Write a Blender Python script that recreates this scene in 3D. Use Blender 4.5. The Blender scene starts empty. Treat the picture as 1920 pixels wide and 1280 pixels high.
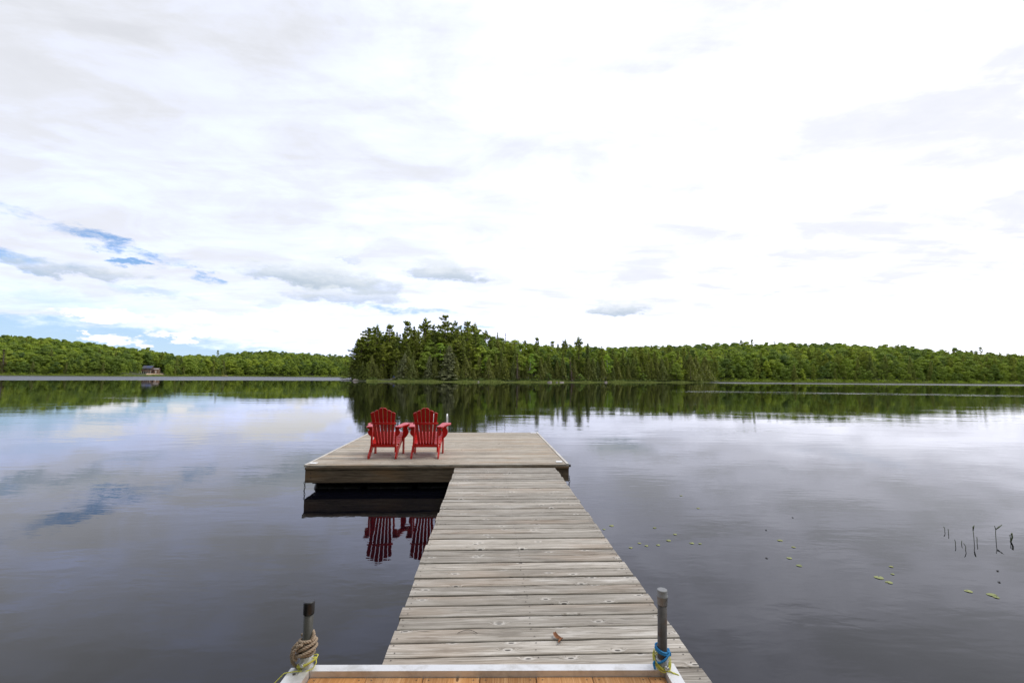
import bpy, math, random
import numpy as np
from mathutils import Vector, Matrix
PI = math.pi
random.seed(7); rng = np.random.default_rng(11)
sc = bpy.context.scene
COL = sc.collection

# ------------------------------------------------------------------ camera
F = 853.333; PITCH = math.atan(66 / F); ROLL = 0.0085; EYE = 2.0
cam_d = bpy.data.cameras.new('camera'); cam = bpy.data.objects.new('camera', cam_d); COL.objects.link(cam)
cam_d.lens = 16.0; cam_d.sensor_width = 36.0; cam_d.clip_start = 0.05; cam_d.clip_end = 8000
MC = Matrix.Rotation(PI / 2 + PITCH, 4, 'X') @ Matrix.Rotation(ROLL, 4, 'Z')
cam.matrix_world = Matrix.Translation((0, 0, EYE)) @ MC
sc.camera = cam
def pdir(x, y):                                   # direction of a photo pixel (1920 x 1280)
    return (MC.to_3x3() @ Vector(((x - 960) / F, -(y - 640) / F, -1)))
def ground(x, y, z=0.0):
    v = pdir(x, y); t = (z - EYE) / v.z
    return Vector((v.x * t, v.y * t, z))
def at_depth(x, y, Y):
    v = pdir(x, y); t = Y / v.y
    return Vector((v.x * t, Y, EYE + v.z * t))
def azel(x, y):
    v = pdir(x, y).normalized(); return math.atan2(v.x, v.y), math.asin(v.z)

# ------------------------------------------------------------------ light
SUN_EL = math.radians(60); SUN_AZ = math.radians(78)      # azimuth clockwise from +Y
sun_d = bpy.data.lights.new('sun', 'SUN'); sun = bpy.data.objects.new('sun', sun_d); COL.objects.link(sun)
sun_d.energy = 1.9; sun_d.angle = math.radians(24); sun_d.color = (1.0, 0.96, 0.9)
sv = Vector((math.sin(SUN_AZ) * math.cos(SUN_EL), math.cos(SUN_AZ) * math.cos(SUN_EL), math.sin(SUN_EL)))
sun.rotation_euler = sv.to_track_quat('Z', 'Y').to_euler()
sc.view_settings.view_transform = 'Standard'; sc.view_settings.look = 'None'
sc.view_settings.exposure = 0.0; sc.view_settings.gamma = 1.0
try: sc.view_settings.use_curve_mapping = False
except Exception: pass

# ------------------------------------------------------------------ node helper
class NB:
    def __init__(s, tree): s.t = tree; s.n = tree.nodes; s.l = tree.links
    def new(s, typ, **kw):
        nd = s.n.new(typ)
        for k, v in kw.items(): setattr(nd, k, v)
        return nd
    def put(s, sock, v):
        if v is None: return
        if isinstance(v, bpy.types.NodeSocket): s.l.new(v, sock)
        else: sock.default_value = v
    def m(s, op, a, b=None, c=None, clamp=False):
        nd = s.new('ShaderNodeMath', operation=op); nd.use_clamp = clamp
        s.put(nd.inputs[0], a); s.put(nd.inputs[1], b)
        if c is not None: s.put(nd.inputs[2], c)
        return nd.outputs[0]
    def vm(s, op, a, b=None):
        nd = s.new('ShaderNodeVectorMath', operation=op); s.put(nd.inputs[0], a); s.put(nd.inputs[1], b)
        return nd.outputs[0]
    def comb(s, x, y, z):
        nd = s.new('ShaderNodeCombineXYZ'); s.put(nd.inputs[0], x); s.put(nd.inputs[1], y); s.put(nd.inputs[2], z)
        return nd.outputs[0]
    def sep(s, v):
        nd = s.new('ShaderNodeSeparateXYZ'); s.put(nd.inputs[0], v); return nd.outputs
    def noise(s, vec, scale, detail=4, rough=0.5, dist=0.0, color=False):
        nd = s.new('ShaderNodeTexNoise'); s.put(nd.inputs['Vector'], vec); s.put(nd.inputs['Scale'], scale)
        nd.inputs['Detail'].default_value = detail; nd.inputs['Roughness'].default_value = rough; nd.inputs['Distortion'].default_value = dist
        return nd.outputs['Color' if color else 'Fac']
    def sstep(s, v, lo, hi, a=0.0, b=1.0):
        nd = s.new('ShaderNodeMapRange', interpolation_type='SMOOTHSTEP')
        s.put(nd.inputs[0], v)
        for i, q in enumerate((lo, hi, a, b)): s.put(nd.inputs[i + 1], q)
        return nd.outputs[0]
    def mix(s, f, a, b, blend='MIX'):
        nd = s.new('ShaderNodeMix', data_type='RGBA', blend_type=blend); nd.clamp_factor = True
        s.put(nd.inputs[0], f); s.put(nd.inputs[6], a if not isinstance(a, tuple) else (*a[:3], 1)); s.put(nd.inputs[7], b if not isinstance(b, tuple) else (*b[:3], 1))
        return nd.outputs[2]
    def ramp(s, f, stops):
        nd = s.new('ShaderNodeValToRGB'); s.put(nd.inputs[0], f); e = nd.color_ramp.elements
        while len(e) > 1: e.remove(e[-1])
        e[0].position = stops[0][0]; e[0].color = (*stops[0][1], 1)
        for p, c in stops[1:]: q = e.new(p); q.color = (*c, 1)
        return nd.outputs[0]

# ------------------------------------------------------------------ world
w = bpy.data.worlds.new('World'); sc.world = w; w.use_nodes = True
W = NB(w.node_tree); W.n.clear()
tc = W.new('ShaderNodeTexCoord').outputs['Generated']
sx, sy, sz = W.sep(tc)
az = W.m('ARCTAN2', sx, sy); elv = W.m('ARCSINE', W.m('MAXIMUM', sz, -0.02))
sky = W.new('ShaderNodeTexSky', sky_type='NISHITA'); sky.sun_disc = False
sky.sun_elevation = SUN_EL; sky.sun_rotation = SUN_AZ; sky.air_density = 1.0; sky.dust_density = 0.6; sky.ozone_density = 1.4
# flat cloud-deck coordinates
zc = W.m('ADD', W.m('MAXIMUM', sz, 0.0), 0.10)
deck = W.comb(W.m('DIVIDE', sx, zc), W.m('DIVIDE', sy, zc), 0.0)
n_a = W.noise(W.comb(W.m('MULTIPLY', az, 9.0), W.m('MULTIPLY', elv, 26.0), 3.1), 1.0, 7, 0.62)
n_b = W.noise(W.comb(W.m('MULTIPLY', az, 22.0), W.m('MULTIPLY', elv, 55.0), 7.7), 1.0, 6, 0.6)
n_s = W.noise(W.vm('MULTIPLY', deck, (0.55, 1.5, 1.0)), 1.0, 7, 0.56, 0.6)
n_l = W.noise(W.vm('MULTIPLY', deck, (0.45, 0.6, 1.0)), 1.0, 5, 0.55, 0.4)
wa_ = W.noise(W.comb(W.m('MULTIPLY', az, 14.0), W.m('MULTIPLY', elv, 34.0), 1.3), 1.0, 7, 0.66, 0.0, True)
wx_, wy_, _z = W.sep(wa_)
azw = W.m('ADD', az, W.m('MULTIPLY', W.m('SUBTRACT', wx_, 0.5), 0.16)); elw = W.m('ADD', elv, W.m('MULTIPLY', W.m('SUBTRACT', wy_, 0.5), 0.055))
def blob(x, y, wx, wy, slope=0.0, ragged=0.5, soft=0.6, fine=True, flat=0.0):
    a0, e0 = azel(x, y); a1 = azel(x + wx, y)[0]; wa = abs(a1 - a0); we = abs(azel(x, y - wy)[1] - e0)
    da = W.m('SUBTRACT', azw, a0); de = W.m('SUBTRACT', elw, e0)
    if slope: de = W.m('SUBTRACT', de, W.m('MULTIPLY', da, slope))
    r = W.m('ADD', W.m('POWER', W.m('ABSOLUTE', W.m('DIVIDE', da, wa)), 2.0), W.m('POWER', W.m('ABSOLUTE', W.m('DIVIDE', W.m('MULTIPLY', de, W.m('ADD', 1.0, W.m('MULTIPLY', W.m('LESS_THAN', de, 0.0), flat))), we)), 2.0))
    v = W.m('SUBTRACT', 1.0, W.m('SQRT', r))
    nn = W.m('SUBTRACT', n_b if fine else n_a, 0.5)
    v = W.m('ADD', v, W.m('MULTIPLY', nn, ragged * 4))
    return W.sstep(v, 0.0, soft), de, we
def acc(items):
    out = None
    for args, k in items:
        v = W.m('MULTIPLY', blob(*args)[0], k)
        out = v if out is None else W.m('MAXIMUM', out, v)
    return out
holes = acc([((110, 422, 150, 16, -0.2, 0.9, 1.5), 0.6), ((205, 452, 95, 20, -0.28, 0.9, 1.1), 0.95), ((222, 482, 34, 10, -0.1, 0.7, 0.7), 1.0),
             ((372, 516, 48, 12, -0.25, 0.9, 1.1), 0.9), ((20, 482, 110, 20, -0.15, 0.9, 1.1), 0.9), ((60, 560, 260, 42, 0.0, 0.5, 1.2, False), 0.45),
             ((60, 648, 560, 66, -0.02, 0.35, 0.45, False), 0.95), ((745, 579, 115, 10, 0.0, 0.7, 1.2), 0.8), ((905, 613, 70, 7, 0.0, 0.6, 1.1), 0.7),
             ((1600, 568, 190, 14, 0.1, 0.4, 1.0), 0.16), ((270, 545, 110, 10, -0.05, 0.5, 0.9), 0.35), ((300, 480, 70, 10, 0, .5, .8), 0.25)])
puffs = acc([((195, 596, 95, 21, 0, 0.55, 0.35, True, 1.6), 1.0), ((140, 592, 60, 14, 0, 0.55, 0.35, True, 1.6), 0.8), ((400, 602, 75, 18, 0, 0.55, 0.35, True, 1.6), 0.9), ((545, 608, 115, 26, 0, 0.55, 0.35, True, 1.6), 1.0), ((360, 628, 90, 16, 0.06, 0.55, 0.35, True, 1.6), 1.0),
             ((600, 632, 110, 19, 0, 0.55, 0.35, True, 1.6), 0.8), ((360, 641, 30, 12, 0, 0.55, 0.35, True, 1.6), 1.0), ((178, 628, 16, 11, 0, 0.55, 0.35, True, 1.6), 0.9), ((215, 641, 48, 14, 0, 0.55, 0.35, True, 1.6), 0.9), ((575, 655, 26, 11, 0, 0.55, 0.35, True, 1.6), 0.9),
             ((300, 600, 40, 13, 0, 0.55, 0.35, True, 1.6), 0.6)])
# veil of high cloud: brightest towards the sun, thinner and bluer away from it
ca, ce = azel(1230, 330)
d2 = W.m('ADD', W.m('POWER', W.m('ABSOLUTE', W.m('DIVIDE', W.m('SUBTRACT', az, ca), 0.66)), 2.0), W.m('POWER', W.m('ABSOLUTE', W.m('DIVIDE', W.m('SUBTRACT', elv, ce), 0.45)), 2.0))
lobe = W.m('EXPONENT', W.m('MULTIPLY', d2, -1.0))
dsun = W.new('ShaderNodeVectorMath', operation='DOT_PRODUCT'); W.put(dsun.inputs[0], tc); dsun.inputs[1].default_value = sv
n_s = W.noise(W.vm('MULTIPLY', deck, (0.9, 3.4, 1.0)), 1.0, 7, 0.60, 0.7)
side = W.sstep(W.m('ADD', az, W.m('MULTIPLY', W.m('SUBTRACT', n_s, 0.5), 0.5)), -0.95, 0.75)
low = W.sstep(elv, 0.30, 0.06)
back = W.sstep(sy, 0.35, -0.5, 1.0, 0.62)
bright = W.m('ADD', W.m('ADD', 0.94, W.m('MULTIPLY', side, 0.17)), W.m('ADD', W.m('MULTIPLY', W.sstep(elv, 0.22, 0.04), W.m('ADD', 0.14, W.m('MULTIPLY', side, 0.22))), W.m('MULTIPLY', lobe, 0.10)))
n_m = W.noise(W.vm('MULTIPLY', deck, (1.9, 2.6, 1.0)), 1.0, 6, 0.58, 0.5)
pat = W.m('ADD', W.m('MULTIPLY', W.sstep(n_m, 0.36, 0.64), 0.20), W.m('ADD', W.m('MULTIPLY', W.sstep(n_s, 0.36, 0.64), 0.11), W.m('ADD', W.m('MULTIPLY', W.sstep(n_l, 0.38, 0.62), 0.10), W.m('MULTIPLY', W.sstep(n_a, 0.32, 0.68), 0.05))))
pat = W.m('MULTIPLY', pat, W.m('ADD', 0.75, W.m('MULTIPLY', side, 0.42)))
veil = W.m('MULTIPLY', W.m('MULTIPLY', bright, back), W.m('ADD', W.m('SUBTRACT', 0.85, W.m('MULTIPLY', side, 0.17)), pat))
veil = W.m('MAXIMUM', veil, W.m('ADD', W.m('MULTIPLY', W.m('ADD', 0.89, W.m('MULTIPLY', side, 0.06)), 0.66), W.m('MULTIPLY', veil, 0.34)))
veil = W.m('MULTIPLY', veil, W.m('ADD', 0.96, W.m('MULTIPLY', n_b, 0.08)))
highl = W.m('MULTIPLY', W.sstep(elv, 0.24, 0.62), W.sstep(az, 0.15, -0.75))
veil = W.m('MULTIPLY', veil, W.m('SUBTRACT', 1.0, W.m('MULTIPLY', highl, 0.13)))
tint = W.mix(W.sstep(veil, 0.82, 1.12), (0.96, 0.985, 1.06), W.mix(side, (0.87, 0.97, 1.37), (0.985, 1.0, 1.13)))
vcol = W.vm('MULTIPLY', tint, W.comb(veil, veil, veil))
STR = 0.1
K = 1.0 / STR
skyc = W.vm('MULTIPLY', sky.outputs[0], (0.75, 0.98, 1.22))
gapc = W.ramp(elv, [(0.02, (.64, .84, 1.05)), (0.10, (.52, .76, 1.05)), (0.24, (.20, .42, .84)), (0.6, (.12, .28, .62))])
skyc = W.mix(0.75, skyc, W.vm('MULTIPLY', gapc, (K, K, K)))
c = W.mix(holes, W.vm('MULTIPLY', vcol, (K, K, K)), skyc)
c = W.mix(puffs, c, (1.12 * K, 1.12 * K, 1.14 * K))
for (x, y, wx, wy, dk) in [(600, 524, 150, 24, 0.9), (650, 556, 110, 18, 0.7), (832, 514, 72, 22, 0.85), (1156, 583, 62, 15, 0.85), (150, 507, 120, 20, 0.75), (520, 566, 40, 12, 0.35),
                           (1435, 552, 26, 5, 0.3), (650, 488, 32, 9, 0.4), (700, 540, 60, 18, .5), (360, 500, 40, 10, .2)]:
    b, de, we = blob(x, y, wx * 1.15, wy * 1.5, 0, 0.30, 0.5, True, 0.9)
    under = W.sstep(W.m('DIVIDE', de, we), 0.7, -0.4)
    cc = W.mix(under, (0.88 * K, 0.93 * K, 0.98 * K), (0.48 * K, 0.58 * K, 0.69 * K))
    c = W.mix(W.m('MULTIPLY', b, dk), c, cc)
bg = W.new('ShaderNodeBackground'); W.put(bg.inputs[0], c); bg.inputs[1].default_value = STR
wo = W.new('ShaderNodeOutputWorld'); W.l.new(bg.outputs[0], wo.inputs[0])

# ------------------------------------------------------------------ object helpers
def tag(o, label=None, cat=None, group=None, kind=None):
    if label: o['label'] = label
    if cat: o['category'] = cat
    if group: o['group'] = group
    if kind: o['kind'] = kind
    return o
def empty(name, loc=(0, 0, 0), rz=0.0, label=None, cat=None, group=None):
    o = bpy.data.objects.new(name, None); COL.objects.link(o); o.location = loc; o.rotation_euler = (0, 0, rz)
    o.empty_display_size = 0.1
    return tag(o, label, cat, group)
class MB:
    def __init__(s): s.v = []; s.f = []; s.mi = []; s.sm = []
    def add(s, vs, fs, mi=0, smooth=False):
        b = len(s.v); s.v += [tuple(p) for p in vs]; s.f += [tuple(i + b for i in f) for f in fs]
        s.mi += [mi] * len(fs); s.sm += [smooth] * len(fs)
    def box(s, x0, x1, y0, y1, z0, z1, mi=0, b=0.0):
        if b <= 0:
            vs = [(x, y, z) for x in (x0, x1) for y in (y0, y1) for z in (z0, z1)]
            s.add(vs, [(0, 1, 3, 2), (4, 6, 7, 5), (0, 4, 5, 1), (2, 3, 7, 6), (0, 2, 6, 4), (1, 5, 7, 3)], mi); return
        # chamfered box, long edges along x
        pr = [(y0 + b, z0), (y1 - b, z0), (y1, z0 + b), (y1, z1 - b), (y1 - b, z1), (y0 + b, z1), (y0, z1 - b), (y0, z0 + b)]
        s.prism_x(pr, x0, x1, mi)
    def prism_x(s, pr, x0, x1, mi=0, T=None):
        n = len(pr); vs = [(x0, y, z) for y, z in pr] + [(x1, y, z) for y, z in pr]
        if T: vs = [T(p) for p in vs]
        s.add(vs, [tuple(range(n))[::-1], tuple(range(n, 2 * n))] + [(i, (i + 1) % n, n + (i + 1) % n, n + i) for i in range(n)], mi)
    def prism(s, pts, ext, mi=0):
        """closed polygon pts (3D) extruded by vector ext"""
        n = len(pts); e = Vector(ext); vs = [Vector(p) for p in pts] + [Vector(p) + e for p in pts]
        s.add(vs, [tuple(range(n))[::-1], tuple(range(n, 2 * n))] + [(i, (i + 1) % n, n + (i + 1) % n, n + i) for i in range(n)], mi)
    def tube(s, pts, rad, seg=8, mi=0, caps=True, smooth=True, closed=False):
        pts = [Vector(p) for p in pts]; n = len(pts)
        rads = rad if isinstance(rad, (list, tuple)) else [rad] * n
        vs = []; up = None
        for i, p in enumerate(pts):
            a = pts[(i - 1) % n] if (closed or i > 0) else p
            b = pts[(i + 1) % n] if (closed or i < n - 1) else p
            t = (b - a).normalized()
            if up is None:
                up = Vector((0, 0, 1)) if abs(t.z) < 0.9 else Vector((1, 0, 0))
            u = (up - t * up.dot(t))
            if u.length < 1e-5: u = t.orthogonal()
            u.normalize(); v = t.cross(u); up = u
            for k in range(seg):
                q = 2 * PI * k / seg; vs.append(p + (u * math.cos(q) + v * math.sin(q)) * rads[i])
        fs = []
        for i in range(n if closed else n - 1):
            j = (i + 1) % n
            for k in range(seg): fs.append((i * seg + k, i * seg + (k + 1) % seg, j * seg + (k + 1) % seg, j * seg + k))
        s.add(vs, fs, mi, smooth)
        if caps and not closed:
            b = len(s.v) - len(vs)
            s.f += [tuple(b + k for k in range(seg))[::-1], tuple(b + (n - 1) * seg + k for k in range(seg))]
            s.mi += [mi] * 2; s.sm += [False] * 2
    def lathe(s, prof, c=(0, 0, 0), seg=24, mi=0):
        n = len(prof); vs = [(c[0] + r * math.cos(2 * PI * k / seg), c[1] + r * math.sin(2 * PI * k / seg), c[2] + z) for r, z in prof for k in range(seg)]
        fs = [(i * seg + k, i * seg + (k + 1) % seg, (i + 1) * seg + (k + 1) % seg, (i + 1) * seg + k) for i in range(n - 1) for k in range(seg)]
        s.add(vs, fs, mi, True)
        b = len(s.v) - len(vs); s.f += [tuple(b + k for k in range(seg))[::-1], tuple(b + (n - 1) * seg + k for k in range(seg))]; s.mi += [mi] * 2; s.sm += [False] * 2
    def build(s, name, mats, parent=None, loc=(0, 0, 0), rz=0.0):
        me = bpy.data.meshes.new(name); me.from_pydata(s.v, [], s.f); me.update()
        for m_ in (mats if isinstance(mats, (list, tuple)) else [mats]): me.materials.append(m_)
        me.polygons.foreach_set('material_index', s.mi); me.polygons.foreach_set('use_smooth', s.sm)
        o = bpy.data.objects.new(name, me); COL.objects.link(o); o.location = loc; o.rotation_euler = (0, 0, rz)
        if parent: o.parent = parent
        return o

# ------------------------------------------------------------------ materials
def new_mat(name):
    m_ = bpy.data.materials.new(name); m_.use_nodes = True; nb = NB(m_.node_tree); nb.n.clear()
    out = nb.new('ShaderNodeOutputMaterial'); p = nb.new('ShaderNodeBsdfPrincipled'); nb.l.new(p.outputs[0], out.inputs[0])
    return m_, nb, p, out
def plain(name, col, rough=0.6, metal=0.0, var=0.12, scale=30.0, bump=0.0, dirt=None, dscale=8.0):
    m_, nb, p, out = new_mat(name)
    co = nb.new('ShaderNodeTexCoord').outputs['Object']
    n = nb.noise(co, scale, 4, 0.6)
    c_ = nb.mix(n, tuple(v * (1 - var) for v in col), tuple(min(1, v * (1 + var)) for v in col))
    if dirt:
        n2 = nb.noise(co, dscale, 5, 0.65); c_ = nb.mix(nb.sstep(n2, 0.5, 0.7), c_, dirt)
    nb.put(p.inputs['Base Color'], c_); p.inputs['Roughness'].default_value = rough; p.inputs['Metallic'].default_value = metal
    if bump:
        b = nb.new('ShaderNodeBump'); b.inputs['Strength'].default_value = bump; b.inputs['Distance'].default_value = 0.002
        nb.put(b.inputs['Height'], n); nb.l.new(b.outputs[0], p.inputs['Normal'])
    return m_
def wood(name, light, mid, dark, streak, axis='X', knots=True, rough=0.8, bump=0.5, crack=1.0, warm=(0.36, 0.24, 0.15), warm_amt=0.25, kscale=2.9):
    m_, nb, p, out = new_mat(name)
    geo = nb.new('ShaderNodeNewGeometry').outputs['Random Per Island']
    co = nb.new('ShaderNodeTexCoord').outputs['Object']
    x, y, z = nb.sep(co)
    if axis == 'Y': x, y = y, x
    if axis == 'F': y, z = z, y
    if axis == 'Z': x, z = z, x
    off = nb.m('MULTIPLY', geo, 137.0)
    bx = nb.m('ADD', x, off); by = nb.m('ADD', y, nb.m('MULTIPLY', geo, 61.0))
    # knots: sparse points that bend the grain
    kn = nb.new('ShaderNodeTexVoronoi', feature='F1', voronoi_dimensions='2D'); kn.inputs['Scale'].default_value = 1.0
    nb.put(kn.inputs['Vector'], nb.comb(nb.m('MULTIPLY', bx, kscale), nb.m('MULTIPLY', by, kscale * 2.6), nb.m('MULTIPLY', z, 3.0)))
    kd = kn.outputs['Distance']
    kcol = nb.sep(kn.outputs['Color'])[0]
    khave = nb.m('GREATER_THAN', kcol, 0.52)
    near = nb.m('MULTIPLY', nb.sstep(kd, 0.26, 0.0), khave)
    wig = nb.noise(nb.comb(nb.m('MULTIPLY', bx, 1.4), nb.m('MULTIPLY', by, 7.0), z), 1.0, 2, 0.5)
    gy = nb.m('ADD', nb.m('ADD', by, nb.m('MULTIPLY', wig, 0.03)), nb.m('MULTIPLY', near, 0.035))
    g1 = nb.noise(nb.comb(nb.m('MULTIPLY', bx, 1.6), nb.m('MULTIPLY', gy, 95.0), nb.m('MULTIPLY', z, 40.0)), 1.0, 6, 0.62)
    g2 = nb.noise(nb.comb(nb.m('MULTIPLY', bx, 3.5), nb.m('MULTIPLY', gy, 230.0), nb.m('MULTIPLY', z, 100.0)), 1.0, 4, 0.6)
    blotch = nb.noise(nb.comb(nb.m('MULTIPLY', bx, 1.8), nb.m('MULTIPLY', by, 11.0), z), 1.0, 6, 0.65)
    c1 = nb.ramp(g1, [(0.31, dark), (0.44, mid), (0.56, light), (0.76, streak)])
    c1 = nb.mix(nb.sstep(g2, 0.40, 0.60, 0.75, 0.0), c1, dark)
    c1 = nb.mix(nb.sstep(blotch, 0.52, 0.72, 0.0, 0.55), c1, streak)
    c1 = nb.mix(nb.sstep(blotch, 0.47, 0.30, 0.0, 0.75), c1, dark)
    # plank to plank tone
    r2 = nb.m('FRACT', nb.m('MULTIPLY', geo, 17.31)); r3 = nb.m('FRACT', nb.m('MULTIPLY', geo, 43.7))
    c1 = nb.mix(nb.m('MULTIPLY', r2, 0.38), c1, mid)
    k = nb.m('ADD', 0.80, nb.m('MULTIPLY', r3, 0.34))
    c1 = nb.vm('MULTIPLY', c1, nb.comb(k, k, k))
    wn = nb.noise(nb.comb(nb.m('MULTIPLY', bx, 0.7), nb.m('MULTIPLY', by, 3.0), z), 1.0, 3, 0.5)
    c1 = nb.mix(nb.m('MULTIPLY', nb.sstep(wn, 0.5, 0.7), warm_amt), c1, warm)
    # open checks along the grain
    cr = nb.noise(nb.comb(nb.m('MULTIPLY', bx, 0.9), nb.m('MULTIPLY', gy, 42.0), nb.m('MULTIPLY', z, 5.0)), 1.0, 3, 0.5)
    crk = nb.sstep(nb.m('ABSOLUTE', nb.m('SUBTRACT', cr, 0.5)), 0.010, 0.0)
    gate = nb.sstep(nb.noise(nb.comb(nb.m('MULTIPLY', bx, 2.0), nb.m('MULTIPLY', by, 9.0), 4.0), 1.0, 2, 0.5), 0.50, 0.62)
    crk = nb.m('MULTIPLY', nb.m('MULTIPLY', crk, gate), crack)
    c1 = nb.mix(crk, c1, tuple(v * 0.28 for v in dark))
    if knots:
        c1 = nb.mix(nb.m('MULTIPLY', nb.sstep(kd, 0.15, 0.06), nb.m('MULTIPLY', khave, 0.38)), c1, streak)
        c1 = nb.mix(nb.m('MULTIPLY', nb.sstep(kd, 0.062, 0.038), nb.m('MULTIPLY', khave, 0.9)), c1, tuple(v * 0.35 for v in dark))
    nb.put(p.inputs['Base Color'], c1); p.inputs['Roughness'].default_value = rough
    p.inputs['Specular IOR Level'].default_value = 0.3
    b = nb.new('ShaderNodeBump'); b.inputs['Strength'].default_value = bump; b.inputs['Distance'].default_value = 0.004
    h = nb.m('SUBTRACT', nb.m('ADD', nb.m('MULTIPLY', g1, 0.7), nb.m('MULTIPLY', g2, 0.5)), nb.m('MULTIPLY', crk, 1.0))
    nb.put(b.inputs['Height'], h); nb.l.new(b.outputs[0], p.inputs['Normal'])
    return m_
M_walk = wood('weathered_walkway_wood', (0.51, 0.475, 0.42), (0.38, 0.345, 0.295), (0.145, 0.125, 0.10), (0.75, 0.72, 0.67))
M_plat = wood('weathered_platform_wood', (0.55, 0.50, 0.42), (0.43, 0.38, 0.305), (0.19, 0.155, 0.12), (0.66, 0.62, 0.55), warm=(0.42, 0.27, 0.15), warm_amt=0.4)
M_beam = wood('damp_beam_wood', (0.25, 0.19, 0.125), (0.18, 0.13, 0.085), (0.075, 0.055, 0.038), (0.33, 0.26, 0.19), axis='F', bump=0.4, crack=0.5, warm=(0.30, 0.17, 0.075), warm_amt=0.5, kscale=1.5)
M_cedar = wood('stained_cedar', (0.50, 0.28, 0.125), (0.42, 0.215, 0.085), (0.25, 0.105, 0.035), (0.70, 0.46, 0.26), axis='Y', bump=0.25, crack=0.5, warm=(0.62, 0.27, 0.07), warm_amt=0.4, kscale=2.6)
M_trimw = wood('pale_edge_trim', (0.74, 0.72, 0.68), (0.64, 0.61, 0.56), (0.42, 0.38, 0.33), (0.80, 0.79, 0.76), axis='Y', knots=False, warm_amt=0.05)
M_nail = plain('rusty_nail', (0.06, 0.045, 0.035), 0.6)
M_alu = plain('brushed_aluminium', (0.68, 0.68, 0.67), 0.42, 0.45, 0.06, 60, 0.15, dirt=(0.5, 0.49, 0.46), dscale=5)
M_galv = plain('galvanised_steel', (0.42, 0.43, 0.43), 0.45, 0.8, 0.2, 40, 0.2, dirt=(0.25, 0.23, 0.2))
M_bolt = plain('zinc_bolt', (0.7, 0.7, 0.7), 0.28, 0.9, 0.1, 60)
M_pipe_l = plain('dull_grey_pipe', (0.045, 0.044, 0.035), 0.5, 0.1, 0.3, 25, 0.2, dirt=(0.03, 0.028, 0.022))
M_pipe_r = plain('rusty_grey_pipe', (0.075, 0.07, 0.065), 0.5, 0.4, 0.35, 40, 0.3, dirt=(0.075, 0.042, 0.022), dscale=12)
M_rubber = plain('black_rubber_cap', (0.012, 0.012, 0.013), 0.38, 0.0, 0.3, 30, 0.1)
M_greycap = plain('grey_plastic_cap', (0.20, 0.205, 0.21), 0.5, 0.0, 0.12, 25)
M_black = plain('black_float_plastic', (0.012, 0.012, 0.014), 0.45, 0.0, 0.3, 10, 0.1)
M_chain = plain('dark_chain', (0.04, 0.035, 0.03), 0.55, 0.6, 0.3, 50)
M_white = plain('white_plastic', (0.80, 0.80, 0.79), 0.4, 0, 0.04, 20)
M_red = plain('red_painted_wood', (0.54, 0.010, 0.006), 0.36, 0, 0.10, 14, 0.12, dirt=(0.44, 0.008, 0.005), dscale=22)
M_rope = plain('tan_rope', (0.33, 0.255, 0.18), 0.9, 0, 0.35, 220, 0.6)
M_yel = plain('yellow_cord', (0.62, 0.60, 0.10), 0.6, 0, 0.25, 300, 0.5)
M_blue = plain('blue_cord', (0.012, 0.20, 0.46), 0.6, 0, 0.3, 200, 0.5)
M_leafdead = plain('dry_brown_leaf', (0.22, 0.085, 0.03), 0.7, 0, 0.4, 60)
M_twig = plain('dark_twig', (0.035, 0.028, 0.02), 0.8, 0, 0.3, 50)
M_stem = plain('green_reed', (0.075, 0.095, 0.035), 0.6, 0, 0.4, 30)
M_bark = plain('grey_brown_bark', (0.12, 0.095, 0.075), 0.9, 0, 0.4, 3.0)
M_birch = plain('pale_bark', (0.42, 0.40, 0.36), 0.85, 0, 0.35, 2.0)
M_deadwood = plain('dead_grey_wood', (0.21, 0.185, 0.165), 0.9, 0, 0.3, 3.0)
M_rock = plain('shore_rock', (0.27, 0.235, 0.22), 0.85, 0, 0.35, 1.2, 0.5, dirt=(0.40, 0.36, 0.33), dscale=2.0)
M_sand = plain('sandy_bank', (0.44, 0.33, 0.22), 0.95, 0, 0.25, 0.8)

def leaf_mat(name, cols, trans=0.35, var=0.25, rough=0.6):
    """cols: colours of the species, picked per tree; clump noise adds lighter and darker foliage"""
    m_, nb, p, out = new_mat(name)
    rnd = nb.new('ShaderNodeObjectInfo').outputs['Random']
    isl = nb.new('ShaderNodeNewGeometry').outputs['Random Per Island']
    co = nb.new('ShaderNodeTexCoord').outputs['Object']
    n = nb.noise(nb.vm('ADD', co, nb.comb(nb.m('MULTIPLY', rnd, 50.0), 0.0, 0.0)), 0.55, 3, 0.6)
    stops = [(i / max(1, len(cols) - 1), c_) for i, c_ in enumerate(cols)]
    base = nb.ramp(rnd, stops)
    k = nb.m('ADD', 1.0 - var, nb.m('ADD', nb.m('MULTIPLY', nb.sstep(n, 0.35, 0.65), var * 1.2), nb.m('MULTIPLY', isl, var * 0.8)))
    base = nb.vm('MULTIPLY', base, nb.comb(k, k, k))
    nb.n.remove(p)
    d = nb.new('ShaderNodeBsdfDiffuse'); nb.put(d.inputs[0], base)
    t = nb.new('ShaderNodeBsdfTranslucent'); nb.put(t.inputs[0], nb.vm('MULTIPLY', base, (1.15, 1.25, 0.6)))
    g = nb.new('ShaderNodeBsdfGlossy'); g.inputs['Roughness'].default_value = rough; g.inputs[0].default_value = (0.8, 0.85, 0.8, 1)
    mx = nb.new('ShaderNodeMixShader'); mx.inputs[0].default_value = trans; nb.l.new(d.outputs[0], mx.inputs[1]); nb.l.new(t.outputs[0], mx.inputs[2])
    m2 = nb.new('ShaderNodeMixShader'); m2.inputs[0].default_value = 0.03; nb.l.new(mx.outputs[0], m2.inputs[1]); nb.l.new(g.outputs[0], m2.inputs[2])
    nb.l.new(m2.outputs[0], out.inputs[0])
    return m_
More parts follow.
